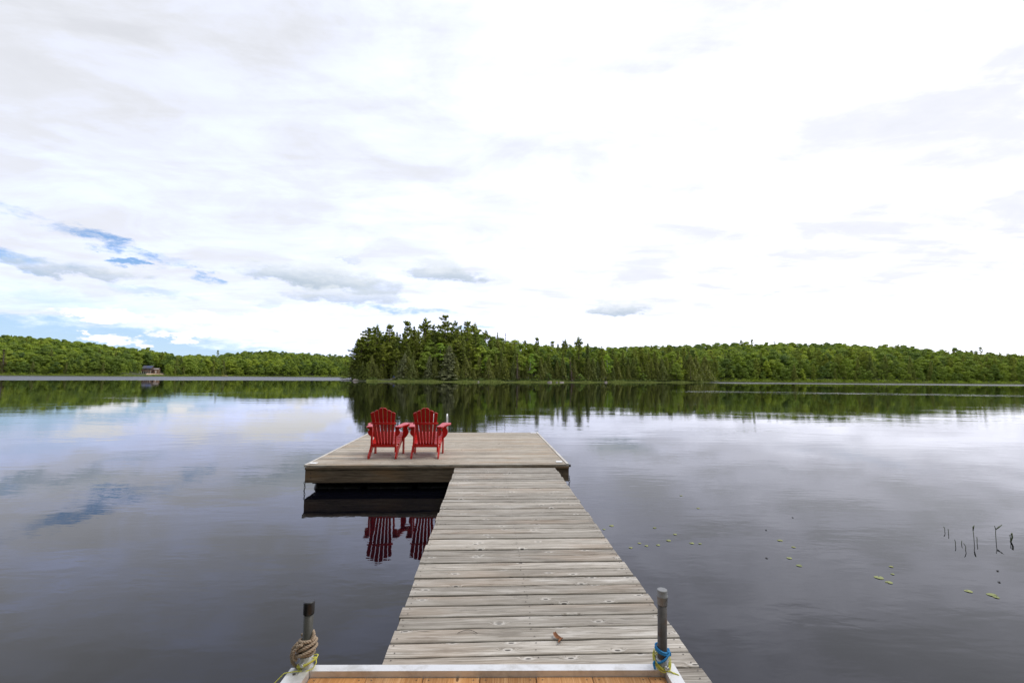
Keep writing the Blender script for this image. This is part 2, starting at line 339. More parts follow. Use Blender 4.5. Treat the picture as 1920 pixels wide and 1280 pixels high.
L_broad = leaf_mat('broadleaf_foliage', [(0.12, 0.19, 0.028), (0.26, 0.34, 0.034), (0.10, 0.165, 0.030), (0.36, 0.43, 0.038), (0.16, 0.24, 0.034), (0.29, 0.37, 0.030)], 0.35)
L_bright = leaf_mat('bright_foliage', [(0.28, 0.40, 0.035), (0.24, 0.37, 0.04)], 0.45)
L_pine = leaf_mat('pine_foliage', [(0.30, 0.35, 0.080), (0.37, 0.40, 0.090), (0.25, 0.31, 0.085)], 0.42)
L_spruce = leaf_mat('spruce_foliage', [(0.27, 0.31, 0.075), (0.33, 0.35, 0.085), (0.22, 0.27, 0.075)], 0.40)
L_cedar = leaf_mat('cedar_foliage', [(0.17, 0.20, 0.042), (0.22, 0.235, 0.046), (0.14, 0.175, 0.045)], 0.28)
L_pale = leaf_mat('pale_spruce_foliage', [(0.27, 0.285, 0.14), (0.24, 0.26, 0.12)], 0.15)
L_under = leaf_mat('undergrowth_foliage', [(0.10, 0.14, 0.03), (0.13, 0.18, 0.03)], 0.3)
L_dead = leaf_mat('dead_needles', [(0.10, 0.06, 0.035), (0.12, 0.07, 0.04)], 0.1)
L_sedge = leaf_mat('sedge_blades', [(0.30, 0.34, 0.10), (0.26, 0.31, 0.08)], 0.3)
L_lily = leaf_mat('lily_leaf', [(0.33, 0.345, 0.15), (0.28, 0.32, 0.15)], 0.15)

# ------------------------------------------------------------------ water
def water_mat():
    m_, nb, p, out = new_mat('lake_water')
    co = nb.new('ShaderNodeTexCoord').outputs['Object']
    x, y, z = nb.sep(co)
    p.inputs['Base Color'].default_value = (0.0022, 0.0024, 0.0045, 1); p.inputs['IOR'].default_value = 1.41
    nm = nb.m('SUBTRACT', nb.noise(nb.vm('MULTIPLY', co, (0.012, 0.03, 1)), 1.0, 4, 0.6), 0.5)
    # wind-ruffled bands: far left, far right, one streak on the right
    yl = nb.m('SUBTRACT', y, nb.m('ADD', 228.0, nb.m('MULTIPLY', x, 0.80)))
    left = nb.m('MULTIPLY', nb.sstep(nb.m('ADD', yl, nb.m('MULTIPLY', nm, 30.0)), -4.0, 6.0), nb.m('LESS_THAN', x, -40.0))
    right = nb.m('MULTIPLY', nb.sstep(nb.m('ADD', y, nb.m('MULTIPLY', nm, 26.0)), 182.0, 194.0), nb.sstep(x, 78.0, 96.0))
    sn = nb.noise(nb.comb(nb.m('MULTIPLY', x, 0.07), nb.m('MULTIPLY', y, 0.55), 2.0), 1.0, 5, 0.65)
    ds = nb.m('ABSOLUTE', nb.m('SUBTRACT', y, nb.m('SUBTRACT', 74.0, nb.m('MULTIPLY', x, 0.17))))
    st = nb.m('MULTIPLY', nb.m('MULTIPLY', nb.sstep(ds, 7.0, 1.0), nb.sstep(sn, 0.50, 0.60)), nb.m('MULTIPLY', nb.sstep(x, 18.0, 32.0), nb.sstep(x, 85.0, 55.0)))
    far = nb.m('MAXIMUM', left, right)
    # small waves
    def wave(fx, fy, zz, det=2, dist=0.3): return nb.noise(nb.comb(nb.m('MULTIPLY', x, fx), nb.m('MULTIPLY', y, fy), zz), 1.0, det, 0.55, dist)
    w1 = wave(1.1, 3.2, 0.0); w2 = wave(3.6, 8.5, 5.0); w3 = wave(0.25, 0.7, 9.0, 2)
    w4 = wave(7.0, 13.0, 2.0, 3)
    patch = nb.sstep(nb.noise(nb.vm('MULTIPLY', co, (0.06, 0.16, 1)), 1.0, 4, 0.6, 0.5), 0.40, 0.66)
    calm = nb.m('MULTIPLY', nb.m('ADD', 0.35, nb.m('MULTIPLY', patch, 0.9)), nb.sstep(y, 12.0, 60.0, 1.0, 0.30))
    h = nb.m('ADD', nb.m('MULTIPLY', w1, 0.0026), nb.m('ADD', nb.m('MULTIPLY', w2, 0.0012), nb.m('MULTIPLY', w3, 0.0045)))
    h = nb.m('MULTIPLY', h, calm)
    h = nb.m('ADD', h, nb.m('MULTIPLY', nb.m('MULTIPLY', w4, 0.0005), patch))
    hf = nb.m('MULTIPLY', nb.m('ADD', nb.m('MULTIPLY', w1, 0.08), nb.m('MULTIPLY', w3, 0.20)), nb.m('ADD', far, nb.m('MULTIPLY', st, 0.09)))
    h = nb.m('ADD', h, hf)
    b = nb.new('ShaderNodeBump'); b.inputs['Strength'].default_value = 1.0; b.inputs['Distance'].default_value = 1.0
    nb.put(b.inputs['Height'], h); nb.l.new(b.outputs[0], p.inputs['Normal'])
    nb.put(p.inputs['Roughness'], nb.m('ADD', 0.015, nb.m('ADD', nb.m('MULTIPLY', far, 0.33), nb.m('MULTIPLY', patch, 0.02))))
    return m_
mb = MB()
xs = [-3000, -400, 0, 400, 3000]; ysl = [-60, 0, 40, 150, 500, 3000]
mb.add([(x, y, 0) for y in ysl for x in xs], [(j * 5 + i, j * 5 + i + 1, (j + 1) * 5 + i + 1, (j + 1) * 5 + i) for j in range(5) for i in range(4)])
tag(mb.build('lake_water', water_mat()), 'dark calm lake mirroring the clouds and the wooded shores', None, None, 'structure')

# ------------------------------------------------------------------ terrain
def ip(x, tab): return np.interp(x, [t[0] for t in tab], [t[1] for t in tab])
def px_of(X, Y): return 960 + F / math.cos(PITCH) * 0.994 * np.asarray(X) / np.asarray(Y)
def t_of(x): return (x - 960) / (F / math.cos(PITCH) * 0.994)
S_M = [(-700, 262), (0, 288), (250, 318), (340, 360), (440, 435), (650, 470), (900, 420), (1100, 330), (1250, 268), (1330, 264), (1500, 262), (1920, 280), (2600, 290)]
R_M = [(-700, 420), (0, 430), (300, 450), (345, 540), (400, 640), (650, 680), (900, 560), (1150, 430), (1400, 430), (1920, 420), (2600, 420)]
TOP = [(-700, 612), (0, 628), (150, 640), (250, 653), (300, 660), (340, 668), (400, 666), (480, 658), (560, 661), (650, 667), (900, 650), (1000, 648), (1100, 650), (1150, 652), (1250, 649), (1400, 645), (1540, 644), (1650, 649), (1750, 654), (1850, 662), (1920, 670), (2600, 690)]
S_P = [(650, 166), (665, 163), (700, 160), (860, 159), (1000, 170), (1100, 184), (1300, 213), (1345, 245)]
D_P = [(650, 14), (680, 40), (760, 75), (900, 130), (1100, 170), (1345, 120)]
def ss(v, a, b): q = np.clip((v - a) / (b - a), 0, 1); return q * q * (3 - 2 * q)
def ridge_z(x): 
    x = np.asarray(x, float); R = ip(x, R_M); hor = 706 + 0.0085 * (x - 960)
    return (hor - ip(x, TOP)) / F * R + EYE - 14.5
def terrain(X, Y):
    x = px_of(X, Y); S = ip(x, S_M); R = ip(x, R_M); G = ridge_z(x)
    s = (Y - S) / (R - S)
    bump = 1.3 * np.sin(X * 0.045 + 1.3) * np.sin(Y * 0.037) + 0.8 * np.sin(X * 0.11) * np.sin(Y * 0.09 + 2)
    h1 = -1.5 + ss(Y - S, -6, 3) * 2.0 + np.where(s > 0, np.minimum(s, 1.0) ** 1.15 * (G - 0.5) + bump * np.clip(s * 2, 0, 1), 0)
    h1 = h1 - np.clip(s - 1.2, 0, 5) * 6
    sp = Y - ip(x, S_P); dp = ip(x, D_P)
    e = ss(x, 652, 662) * ss(1360 - x, 0, 30)
    front = ss(sp, -5, 2); back = ss(dp - sp, -8, 6)
    h2 = -1.5 + front * back * e * (1.95 + np.clip(sp, 0, 60) * 0.075 + 0.3 * bump * np.clip(sp / 20, 0, 1))
    return np.maximum(h1, h2)
cx = np.arange(-520, 2440, 11.0); ry = np.concatenate([np.arange(140, 300, 2.5), np.arange(300, 800, 6.0)])
XX = t_of(cx)[None, :] * ry[:, None]; YY = np.repeat(ry[:, None], len(cx), 1); ZZ = terrain(XX, YY)
vv = np.stack([XX, YY, ZZ], -1).reshape(-1, 3); nc = len(cx); nr = len(ry)
ii = (np.arange(nr - 1)[:, None] * nc + np.arange(nc - 1)[None, :]).reshape(-1)
ff = np.stack([ii, ii + 1, ii + nc + 1, ii + nc], -1)
keep = vv[ff].max(1)[:, 2] > -1.4
ff = ff[keep]
def fast_mesh(name, V, Fq, mats, mi=None, smooth=False):
    me = bpy.data.meshes.new(name); V = np.asarray(V, np.float32); Fq = np.asarray(Fq, np.int32); k = Fq.shape[1]
    me.vertices.add(len(V)); me.vertices.foreach_set('co', V.ravel())
    me.loops.add(Fq.size); me.loops.foreach_set('vertex_index', Fq.ravel())
    me.polygons.add(len(Fq)); me.polygons.foreach_set('loop_start', np.arange(0, Fq.size, k, dtype=np.int32))
    try: me.polygons.foreach_set('loop_total', np.full(len(Fq), k, np.int32))
    except Exception: pass
    for m_ in mats: me.materials.append(m_)
    if mi is not None: me.polygons.foreach_set('material_index', np.asarray(mi, np.int32))
    if smooth: me.polygons.foreach_set('use_smooth', np.ones(len(Fq), bool))
    me.update(calc_edges=True); me.validate()
    return me
def ground_mat():
    m_, nb, p, out = new_mat('forest_ground')
    co = nb.new('ShaderNodeTexCoord').outputs['Object']
    n = nb.noise(co, 0.25, 6, 0.7); n2 = nb.noise(co, 1.6, 4, 0.6)
    c_ = nb.mix(nb.sstep(n, 0.4, 0.6), (0.035, 0.045, 0.015), (0.07, 0.085, 0.025))
    c_ = nb.mix(nb.sstep(n2, 0.5, 0.7, 0, 0.6), c_, (0.07, 0.05, 0.03))
    nb.put(p.inputs['Base Color'], c_); p.inputs['Roughness'].default_value = 0.95
    return m_
to = bpy.data.objects.new('hills', fast_mesh('hills', vv, ff, [ground_mat()], smooth=True)); COL.objects.link(to)
tag(to, 'low wooded hills and shores around the lake', None, None, 'structure')

# ------------------------------------------------------------------ trees
def cards(C, N, S, asp=1.0, jitter=0.6):
    """leaf-clump quads at C facing roughly N with size S"""
    n = len(C); N = N + rng.normal(0, jitter, (n, 3)); N /= np.linalg.norm(N, axis=1)[:, None] + 1e-9
    a = rng.normal(0, 1, (n, 3)); U = np.cross(N, a); U /= np.linalg.norm(U, axis=1)[:, None] + 1e-9; V = np.cross(N, U)
    S = np.broadcast_to(S, (n,))[:, None] * 0.5
    k = rng.uniform(0.6, 1.2, (n, 4, 1))
    P = np.stack([C - U * S * asp * k[:, 0], C - V * S * k[:, 1], C + U * S * asp * k[:, 2], C + V * S * k[:, 3]], 1)
    return P.reshape(-1, 3)
def crown_mesh(name, P, mat):
    n = len(P) // 4
    return fast_mesh(name, P, np.arange(n * 4).reshape(n, 4), [mat])
def trunk_mb(h, r, mb=None, bend=0.0, mi=0):
    mb = mb or MB(); pts = []; rad = []
    for i in range(9):
        q = i / 8; pts.append((bend * q * q * h + 0.05 * math.sin(q * 7) * r * 4, 0.04 * math.cos(q * 5) * r * 4, q * h - 0.3)); rad.append(r * (1.15 - q) ** 0.9 + 0.012)
    mb.tube(pts, rad, 6, mi); return mb
def spray(p0, d, L, wid, n, droop=0.0, lift=0.0, start=0.25, flat=0.12):
    """points of a flat needle spray along a branch"""
    t = start + (1 - start) * rng.random(n) ** 0.8
    side = np.array([-d[1], d[0], 0.0]); w_ = wid * (1.15 - t) * rng.uniform(-1, 1, n)
    P = p0 + d[None, :] * (t * L)[:, None] + side[None, :] * w_[:, None]
    P[:, 2] += -droop * (t * L) ** 1.3 + lift * (t * L) ** 1.5 + rng.normal(0, flat, n)
    return P
def mk_pine(seed, h=20.0, openness=0.5, bw=3.2):
    """white pine: irregular whorls of long level boughs, open towards the top"""
    r0 = np.random.default_rng(seed); C = []; tr = MB(); trunk_mb(h, 0.26, tr)
    z = h * 0.12
    while z < h * 0.99:
        q = z / h; prof = (math.sin(min(1, q * 1.25 + 0.12) * PI * 0.62)) * (1 - q) ** 0.5 + 0.15
        nb_ = r0.integers(4, 7); a0 = r0.uniform(0, 6.28)
        lop = r0.uniform(0.45, 1.1)
        for k in range(nb_):
            if r0.random() < 0.10 + 0.25 * openness * (q > .4): continue
            a = a0 + k * 6.283 / nb_ + r0.normal(0, 0.3); L = bw * prof * lop * r0.uniform(0.6, 1.25)
            if L < 0.5: L = 0.5
            d = np.array([math.cos(a), math.sin(a), 0.10 + 0.45 * q ** 2]); p0 = np.array([0, 0, z])
            C.append(spray(p0, d, L, 0.32 * L + 0.20, int(24 + 40 * L), droop=0.02, lift=0.035, start=0.25, flat=0.17))
            if L > 0.8: tr.tube([p0, p0 + d * L * 0.8], [0.05, 0.015], 4)
        z += h * r0.uniform(0.026, 0.056)
    C.append(r0.normal(0, 1, (40, 3)) * np.array([0.15, 0.15, 0.35]) + np.array([0, 0, h - 0.3]))
    C = np.concatenate(C); N = np.tile([0, 0, 1.0], (len(C), 1))
    return tr, cards(C, N, rng.uniform(0.26, 0.5, len(C)), 1.0, 0.55)
def mk_spruce(seed, h=15.0, bw=3.0, droop=0.09, dens=1.0, step=0.034, power=0.85, flat=0.10):
    """spruce or hemlock: full cone to the ground with drooping tiers"""
    r0 = np.random.default_rng(seed); C = []; tr = MB(); trunk_mb(h, 0.2, tr); z = h * 0.04
    while z < h * 0.985:
        q = z / h; L0 = bw * (1 - q) ** power + 0.12; nb_ = r0.integers(6, 9); a0 = r0.uniform(0, 6.28)
        for k in range(nb_):
            a = a0 + k * 6.283 / nb_ + r0.normal(0, 0.22); L = L0 * r0.uniform(0.62, 1.12)
            d = np.array([math.cos(a), math.sin(a), 0.02]); p0 = np.array([0, 0, z])
            C.append(spray(p0, d, L, 0.26 * L + 0.12, int((9 + 24 * L) * dens), droop=droop, lift=0.0, start=0.15, flat=flat))
            if L > 1.0: tr.tube([p0, p0 + d * L * 0.8 - np.array([0, 0, droop * L])], [0.035, 0.01], 3)
        z += h * step * r0.uniform(0.8, 1.25)
    C.append(np.stack([r0.normal(0, .06, 20), r0.normal(0, .06, 20), h - r0.random(20) * 1.0], 1))
    C = np.concatenate(C); out = C * np.array([1, 1, 0]); out /= np.linalg.norm(out, axis=1)[:, None] + 1e-6
    return tr, cards(C, out * 0.5 + np.array([0, 0, 0.8]), rng.uniform(0.22, 0.42, len(C)), 1.0, 0.6)
def mk_cedar(seed, h=10.0, bw=1.6):
    """white cedar: narrow dense spire of upright sprays"""
    r0 = np.random.default_rng(seed); n = int(2300 * (h / 10)); q = r0.random(n) ** 0.8; a = r0.uniform(0, 6.283, n)
    lob = 1 + 0.22 * np.sin(a * 3 + q * 9) + 0.16 * np.sin(a * 7 - q * 23)
    R = bw * (1 - q) ** 0.75 * lob * (0.55 + 0.45 * r0.random(n) ** 0.4) + 0.05
    C = np.stack([R * np.cos(a), R * np.sin(a), 0.15 + q * (h - 0.15) + r0.normal(0, .12, n)], 1)
    N = np.stack([np.cos(a), np.sin(a), np.full(n, 0.45)], 1)
    return trunk_mb(h * 0.95, 0.14), cards(C, N, rng.uniform(0.22, 0.42, n), 1.0, 0.5)
def mk_broad(seed, h=14.0, rw=4.2, base=0.25, nb_=26, cs=0.52, n_per=130, col_h=0.0):
    """broadleaf: many uneven leaf masses hung on limbs, gaps between"""
    r0 = np.random.default_rng(seed); C = []; N = []; tr = MB(); trunk_mb(h * 0.8, 0.22, tr)
    for k in range(nb_):
        q = (k + r0.random()) / nb_; z = h * (base + (1 - base) * q)
        env = math.sin(max(0.05, min(1, (q * 0.85 + 0.2))) * PI) ** 0.6
        a = r0.uniform(0, 6.283); rr = rw * env * r0.uniform(0.35, 0.9)
        c = np.array([rr * math.cos(a), rr * math.sin(a), z - h * 0.06])
        s = np.array([1, 1, 0.62]) * r0.uniform(0.75, 1.35) * rw * 0.36 * (0.7 + 0.3 * env)
        n = int(n_per * r0.uniform(0.7, 1.3)); v = r0.normal(0, 1, (n, 3)); v /= np.linalg.norm(v, axis=1)[:, None]; v[:, 2] = np.where(v[:, 2] < -0.3, -v[:, 2] * .4, v[:, 2])
        C.append(c + v * s * (0.72 + 0.34 * r0.random((n, 1)))); N.append(v + np.array([0, 0, 0.35]))
        if k % 3 == 0: tr.tube([(0, 0, z * 0.6), c * 0.6 + np.array([0, 0, z * .32]), c], [0.08, 0.05, 0.02], 4)
    C = np.concatenate(C); N = np.concatenate(N)
    return tr, cards(C, N, rng.uniform(0.6, 1.25, len(C)) * cs, 1.0, 0.32)

LIB = {}
def lib(kind, variants, bark, mats):
    LIB[kind] = []
    for tr, P, h, mt in variants:
        tm = tr.build('trunk', bark); crown = crown_mesh('crown', P, mt)
        tme = tm.data; bpy.data.objects.remove(tm); LIB[kind].append((tme, crown, h))
lib('pine', [(*mk_pine(1, 20, 0.6, 3.4), 20, L_pine), (*mk_pine(2, 20, 0.9, 3.0), 20, L_pine), (*mk_pine(3, 20, 0.4, 3.8), 20, L_pine), (*mk_pine(4, 20, 1.1, 2.7), 20, L_pine), (*mk_pine(5, 20, 0.7, 4.2), 20, L_pine)], M_bark, None)
lib('spruce', [(*mk_spruce(11, 15, 3.0), 15, L_spruce), (*mk_spruce(12, 15, 2.4, 0.06, 1.0, 0.04), 15, L_spruce), (*mk_spruce(13, 15, 3.6, 0.12), 15, L_spruce), (*mk_spruce(14, 15, 2.6, 0.03, 0.9, 0.045), 15, L_pine)], M_bark, None)
lib('pale', [(*mk_spruce(15, 10, 4.0, 0.03, 1.9, 0.055, 0.75, 0.09), 10, L_pale)], M_bark, None)
lib('cedar', [(*mk_cedar(21), 10, L_cedar), (*mk_cedar(22, 10, 2.0), 10, L_cedar), (*mk_cedar(23, 10, 1.35), 10, L_cedar)], M_bark, None)
lib('broad', [(*mk_broad(31), 14, L_broad), (*mk_broad(32, 14, 4.8), 14, L_broad), (*mk_broad(33, 14, 3.6, 0.15, 28), 14, L_broad), (*mk_broad(34, 14, 5.2, 0.2, 32), 14, L_broad), (*mk_broad(35, 14, 4.0, 0.1, 30), 14, L_broad)], M_bark, None)
lib('birch', [(*mk_broad(41, 11, 2.5, 0.3, 20, 0.42, 80), 11, L_bright), (*mk_broad(42, 11, 2.9, 0.2, 24, 0.42, 85), 11, L_bright)], M_birch, None)
lib('bush', [(*mk_broad(51, 3, 1.5, 0.12, 9, 0.34, 75), 3, L_broad), (*mk_broad(52, 3, 1.9, 0.1, 10, 0.34, 75), 3, L_broad)], M_bark, None)
lib('snag', [(*mk_spruce(61, 12, 1.6, -0.05, 0.16, 0.05), 12, L_dead)], M_deadwood, None)
NAMES = dict(pine='pine_tree', spruce='spruce_tree', pale='spruce_tree', cedar='cedar_tree', broad='broadleaf_tree', birch='birch_tree', bush='shore_bush', snag='dead_tree')
CATS = dict(pine='pine tree', spruce='spruce tree', pale='spruce tree', cedar='cedar tree', broad='broadleaf tree', birch='birch tree', bush='bush', snag='dead tree')
COUNT = {}
def tree(kind, X, Y, height, label, group=None, var=None, wide=1.0, parts=True, lean=0.0, z=None):
    vs = LIB[kind]; tme, cme, h0 = vs[random.randrange(len(vs)) if var is None else var % len(vs)]
    s = height / h0; z = float(terrain(np.array(X), np.array(Y))) if z is None else z
    COUNT[kind] = COUNT.get(kind, 0) + 1
    sw = s * wide
    if parts:
        r = empty(NAMES[kind], (X, Y, z - 0.1), random.uniform(0, 6.28), label, CATS[kind], group); r.scale = (sw, sw, s)
        if lean: r.rotation_euler = (0, lean, 0)
        for nm_, me in (('trunk', tme), ('crown', cme)):
            o = bpy.data.objects.new(nm_, me); COL.objects.link(o); o.parent = r
        return r
    o = bpy.data.objects.new(NAMES[kind], cme); COL.objects.link(o); o.location = (X, Y, z - 0.1); o.scale = (sw, sw, s); o.rotation_euler = (0, 0, random.uniform(0, 6.28))
    return tag(o, label, CATS[kind], group)
def tree_px(kind, x, ytop, Y, label, group=None, **kw):
    if kind == 'pine': kw['wide'] = kw.get('wide', 1) * 1.55
    if kind in ('spruce', 'cedar'): kw['wide'] = kw.get('wide', 1) * 1.4
    X = t_of(x) * Y; z = float(terrain(np.array(X), np.array(Y))); top = at_depth(x, ytop, Y).z
    return tree(kind, X, Y, max(2.0, top - z), label, group, **kw)
def sp(x): return float(ip(x, S_P))

# trees one can single out on the point
GP = 'tall pines breaking the skyline of the wooded point'
for x, yt, dY, v, wd, lab in [
    (690, 614, 9, 2, 1.25, 'broad dark pine at the lake end of the wooded point, boughs sloping to the water'),
    (707, 609, 14, 3, 0.85, 'slim bare-sided pine just right of the broad pine at the end of the point'),
    (730, 608, 13, 1, 1.0, 'double-topped pine above the wooden ramp on the point'),
    (763, 601, 14, 1, 0.95, 'tall pine with a rounded tuft on top, left of the highest trees of the point'),
    (797, 597, 15, 3, 1.0, 'tall open pine with stubby side boughs, left neighbour of the tallest pine'),
    (834, 592, 17, 0, 1.0, 'tallest pine of the wooded point, rising over the pale spruce'),
    (853, 602, 20, 4, 0.8, 'pine half merged with the right side of the tallest pine'),
    (876, 602, 20, 1, 0.9, 'open pine with gaps in its crown, right of the tallest pine'),
    (890, 606, 24, 3, 1.0, 'flat-topped pine at the right end of the tall pine group'),
    (1085, 632, 10, 3, 0.9, 'lone flat-tiered pine with a bare trunk'),
    (1007, 632, 14, 1, 0.8, 'narrow dark pine rising a little over the bright trees right of the point'),
    (1060, 636, 16, 3, 0.8, 'thin ragged pine just left of the lone flat-tiered pine')]:
    tree_px('pine', x, yt, sp(x) + dY, lab, GP, var=v, wide=wd)
for x, yt, dY, v, wd, lab in [
    (672, 634, 8, 2, 1.2, 'dark spruce drooping over the shore at the very tip of the point'),
    (813, 607, 15, 1, 0.8, 'dark pointed spruce between the two tallest pines'),
    (776, 611, 17, 1, 0.9, 'pointed spruce tucked in left of the tall open pine'),
    (1102, 643, 14, 0, 0.9, 'dark rounded spruce just right of the lone flat-tiered pine'),
    (933, 622, 26, 1, 0.6, 'thin ragged spruce top poking above the bright trees'),
    (862, 640, 11, 0, 1.1, 'dark spruce behind the pale spruce on the point')]:
    tree_px('spruce', x, yt, sp(x) + dY, lab, 'spruces on the wooded point', var=v, wide=wd)
for x, yt, dY, wd, lab in [(843, 648, 4, 1.0, 'large pale grey-green spruce with long layered boughs on the shore of the point'),
                       (760, 662, 4, 0.95, 'pale layered spruce just right of the wooden ramp'),
                       (806, 668, 4, 0.8, 'smaller pale spruce left of the large pale spruce')]:
    tree_px('pale', x, yt, sp(x) + dY, lab, 'pale spruces on the shore', var=0, wide=wd)
for x, yt, dY, wd, lab, ln in [(990, 660, 4, 1.1, 'bright yellow-green birch leaning over the shore of the wood', 0.16), (912, 668, 5, 1.2, 'bright green birch at the water right of the pines', 0.0),
                           (826, 640, 8, 1.3, 'bright leafy tree showing between the pines over the pale spruce', 0.0), (1140, 662, 4, 1.0, 'small bright birch with pale forked stems', -.05)]:
    tree_px('birch', x, yt, sp(x) + dY, lab, None, wide=wd, lean=ln)
tree_px('snag', 970, 662, sp(970) + 2, 'bare pale dead trunk standing in front of the dark cedars', None)
tree_px('snag', 1072, 668, sp(1072) + 2, 'grey dead tree leaning by the rocks below the lone pine', None, lean=-0.08)
tree_px('snag', 948, 624, sp(948) + 30, 'thin dead spire sticking out of the bright treetops', None, wide=.5)
tree_px('snag', 10, 655, 292, 'rust-brown dead conifer at the left end of the far shore', None, wide=1.6)
# filling trees of the point: rows along the shore
SKY = [(655, 655), (668, 640), (680, 625), (700, 618), (720, 618), (870, 611), (905, 614), (930, 622), (960, 628), (1000, 634), (1060, 638), (1110, 642), (1160, 647), (1200, 646), (1250, 646), (1300, 652), (1345, 656)]
x = 664.0
while x < 1340:                                     # front row: cedars, spruces
    k = random.choices(['cedar', 'spruce', 'pale', 'broad', 'bush'], [0.52, 0.26, 0.05, 0.12, 0.05] if x > 810 else [.55, .42, .03, 0, 0])[0]
    if k == 'pale': k = 'spruce'
    Y = sp(x) + random.uniform(2.5, 6); yt = random.uniform(664, 692) + (0 if x < 1000 else 2)
    if 712 < x < 742: yt = random.uniform(676, 690); Y += 3
    if k == 'bush': yt = random.uniform(697, 704); Y = sp(x) + 2
    lab = {'cedar': 'dark green cedar in the row along the water of the wooded point', 'spruce': 'dark spruce in the front row of the wooded point',
           'broad': 'leafy tree among the cedars at the water of the point', 'bush': 'low leafy bush on the shoreline of the point'}[k]
    tree_px(k, x, yt, Y, lab, {'cedar': 'cedars along the water of the point', 'spruce': 'spruces in the front row of the point', 'broad': 'leafy trees among the cedars of the point', 'bush': 'bushes on the shoreline of the point'}[k], wide=random.uniform(0.85, 1.2))
    x += random.uniform(6.5, 11)
for row, (d0, d1, y0, y1) in enumerate([(7, 12, 20, 42), (12, 20, 8, 26), (18, 32, 2, 15), (30, 50, 0, 9)]):
    x = 668.0 + row * 5
    while x < 1340:
        cw = 0.98 if x < 800 else 0.85 if x < 900 else (0.52 if x < 1180 else 0.68)
        if row >= 2 and x > 880: cw *= 0.4
        k = random.choices(['pine', 'spruce', 'broad'], [cw * 0.5, cw * 0.5, 1 - cw])[0]
        Y = sp(x) + random.uniform(d0, d1)
        if x < 690: Y = sp(x) + random.uniform(5, 16)
        yt = float(ip(x, SKY)) + random.uniform(y0, y1) + (0 if k != 'broad' else 5)
        g = {'pine': 'dark pine standing in the dense middle of the wooded point', 'spruce': 'dark spruce standing in the dense middle of the wooded point', 'broad': 'bright leafy tree behind the dark conifers of the wooded point'}[k]
        g2 = {'pine': 'pines in the middle of the point', 'spruce': 'spruces in the middle of the point', 'broad': 'leafy trees behind the conifers of the point'}[k]
        tree_px(k, x, yt, Y, g, g2, wide=random.uniform(0.85, 1.15))
        x += random.uniform(9, 15) * (1.25 if k == 'broad' else 1)
# far shores: front rows as single trees
def shore_row(x0, x1, dist, n, kinds, wts, hts, labs, where):
    for i in range(n):
        x = x0 + (x1 - x0) * (i + random.uniform(0.15, 0.85)) / n; S = float(ip(x, S_M)); Y = S + random.uniform(*dist)
        k = random.choices(kinds, wts)[0]
        if 240 < x < 318 and Y - S < 26: continue
        h = random.uniform(*hts) * (0.95 if k == 'broad' else 1.05)
        tree(k, t_of(x) * Y, Y, h, labs[k] + where, CATS[k] + 's' + where, wide=random.uniform(0.85, 1.2), parts=False)
LB = dict(broad='round green leafy tree', spruce='dark pointed spruce', pine='dark ragged pine', cedar='narrow dark cedar')
wl = ' lining the far left shore'; wr = ' lining the right-hand shore'
for dist, n, h in [((2, 5), 46, (6, 10)), ((7, 12), 40, (11, 15)), ((14, 22), 36, (12, 16))]:
    shore_row(-40, 425, dist, n, ['broad', 'spruce', 'cedar'], [0.86, 0.08, 0.06], h, LB, wl)
for dist, n, h in [((2, 5), 34, (6, 10)), ((7, 12), 30, (11, 15.5)), ((14, 22), 28, (12, 16))]:
    shore_row(1325, 1960, dist, n, ['broad', 'spruce', 'pine'], [0.66, 0.14, 0.20], h, LB, wr)
wd_ = ' of the dark grove on the right-hand slope'
for i in range(70):                                  # darker pine groves on the right
    x = random.choice([random.uniform(1490, 1630), random.uniform(1730, 1960), random.uniform(1180, 1260)]); S = float(ip(x, S_M)); R = float(ip(x, R_M))
    fr = random.random(); Y = S + 12 + (R - S - 10) * fr
    if x < 1650: Y = S + 10 + 45 * fr
    tree('pine', t_of(x) * Y, Y, random.uniform(14.5, 18.5), 'dark ragged pine' + wd_, 'pines' + wd_, wide=random.uniform(1.0, 1.3), parts=False)
for x, yt, lab in [(410, 656, 'lone dark pine standing up on the low saddle of the left hills'), (1390, 637, 'small dark pine on the crest of the right hill, left one of a close pair'), (1410, 636, 'small flat-topped pine on the crest of the right hill, right one of a close pair'),
                   (1452, 641, 'dark round-topped pine on the crest right of the small pair'), (1838, 650, 'flat-topped pine standing above the crest near the right edge')]:
    Y = float(ip(x, R_M)) - 10; tree_px('pine', x, yt, Y, lab, None, parts=False, wide=.8)
print('TREES', COUNT)

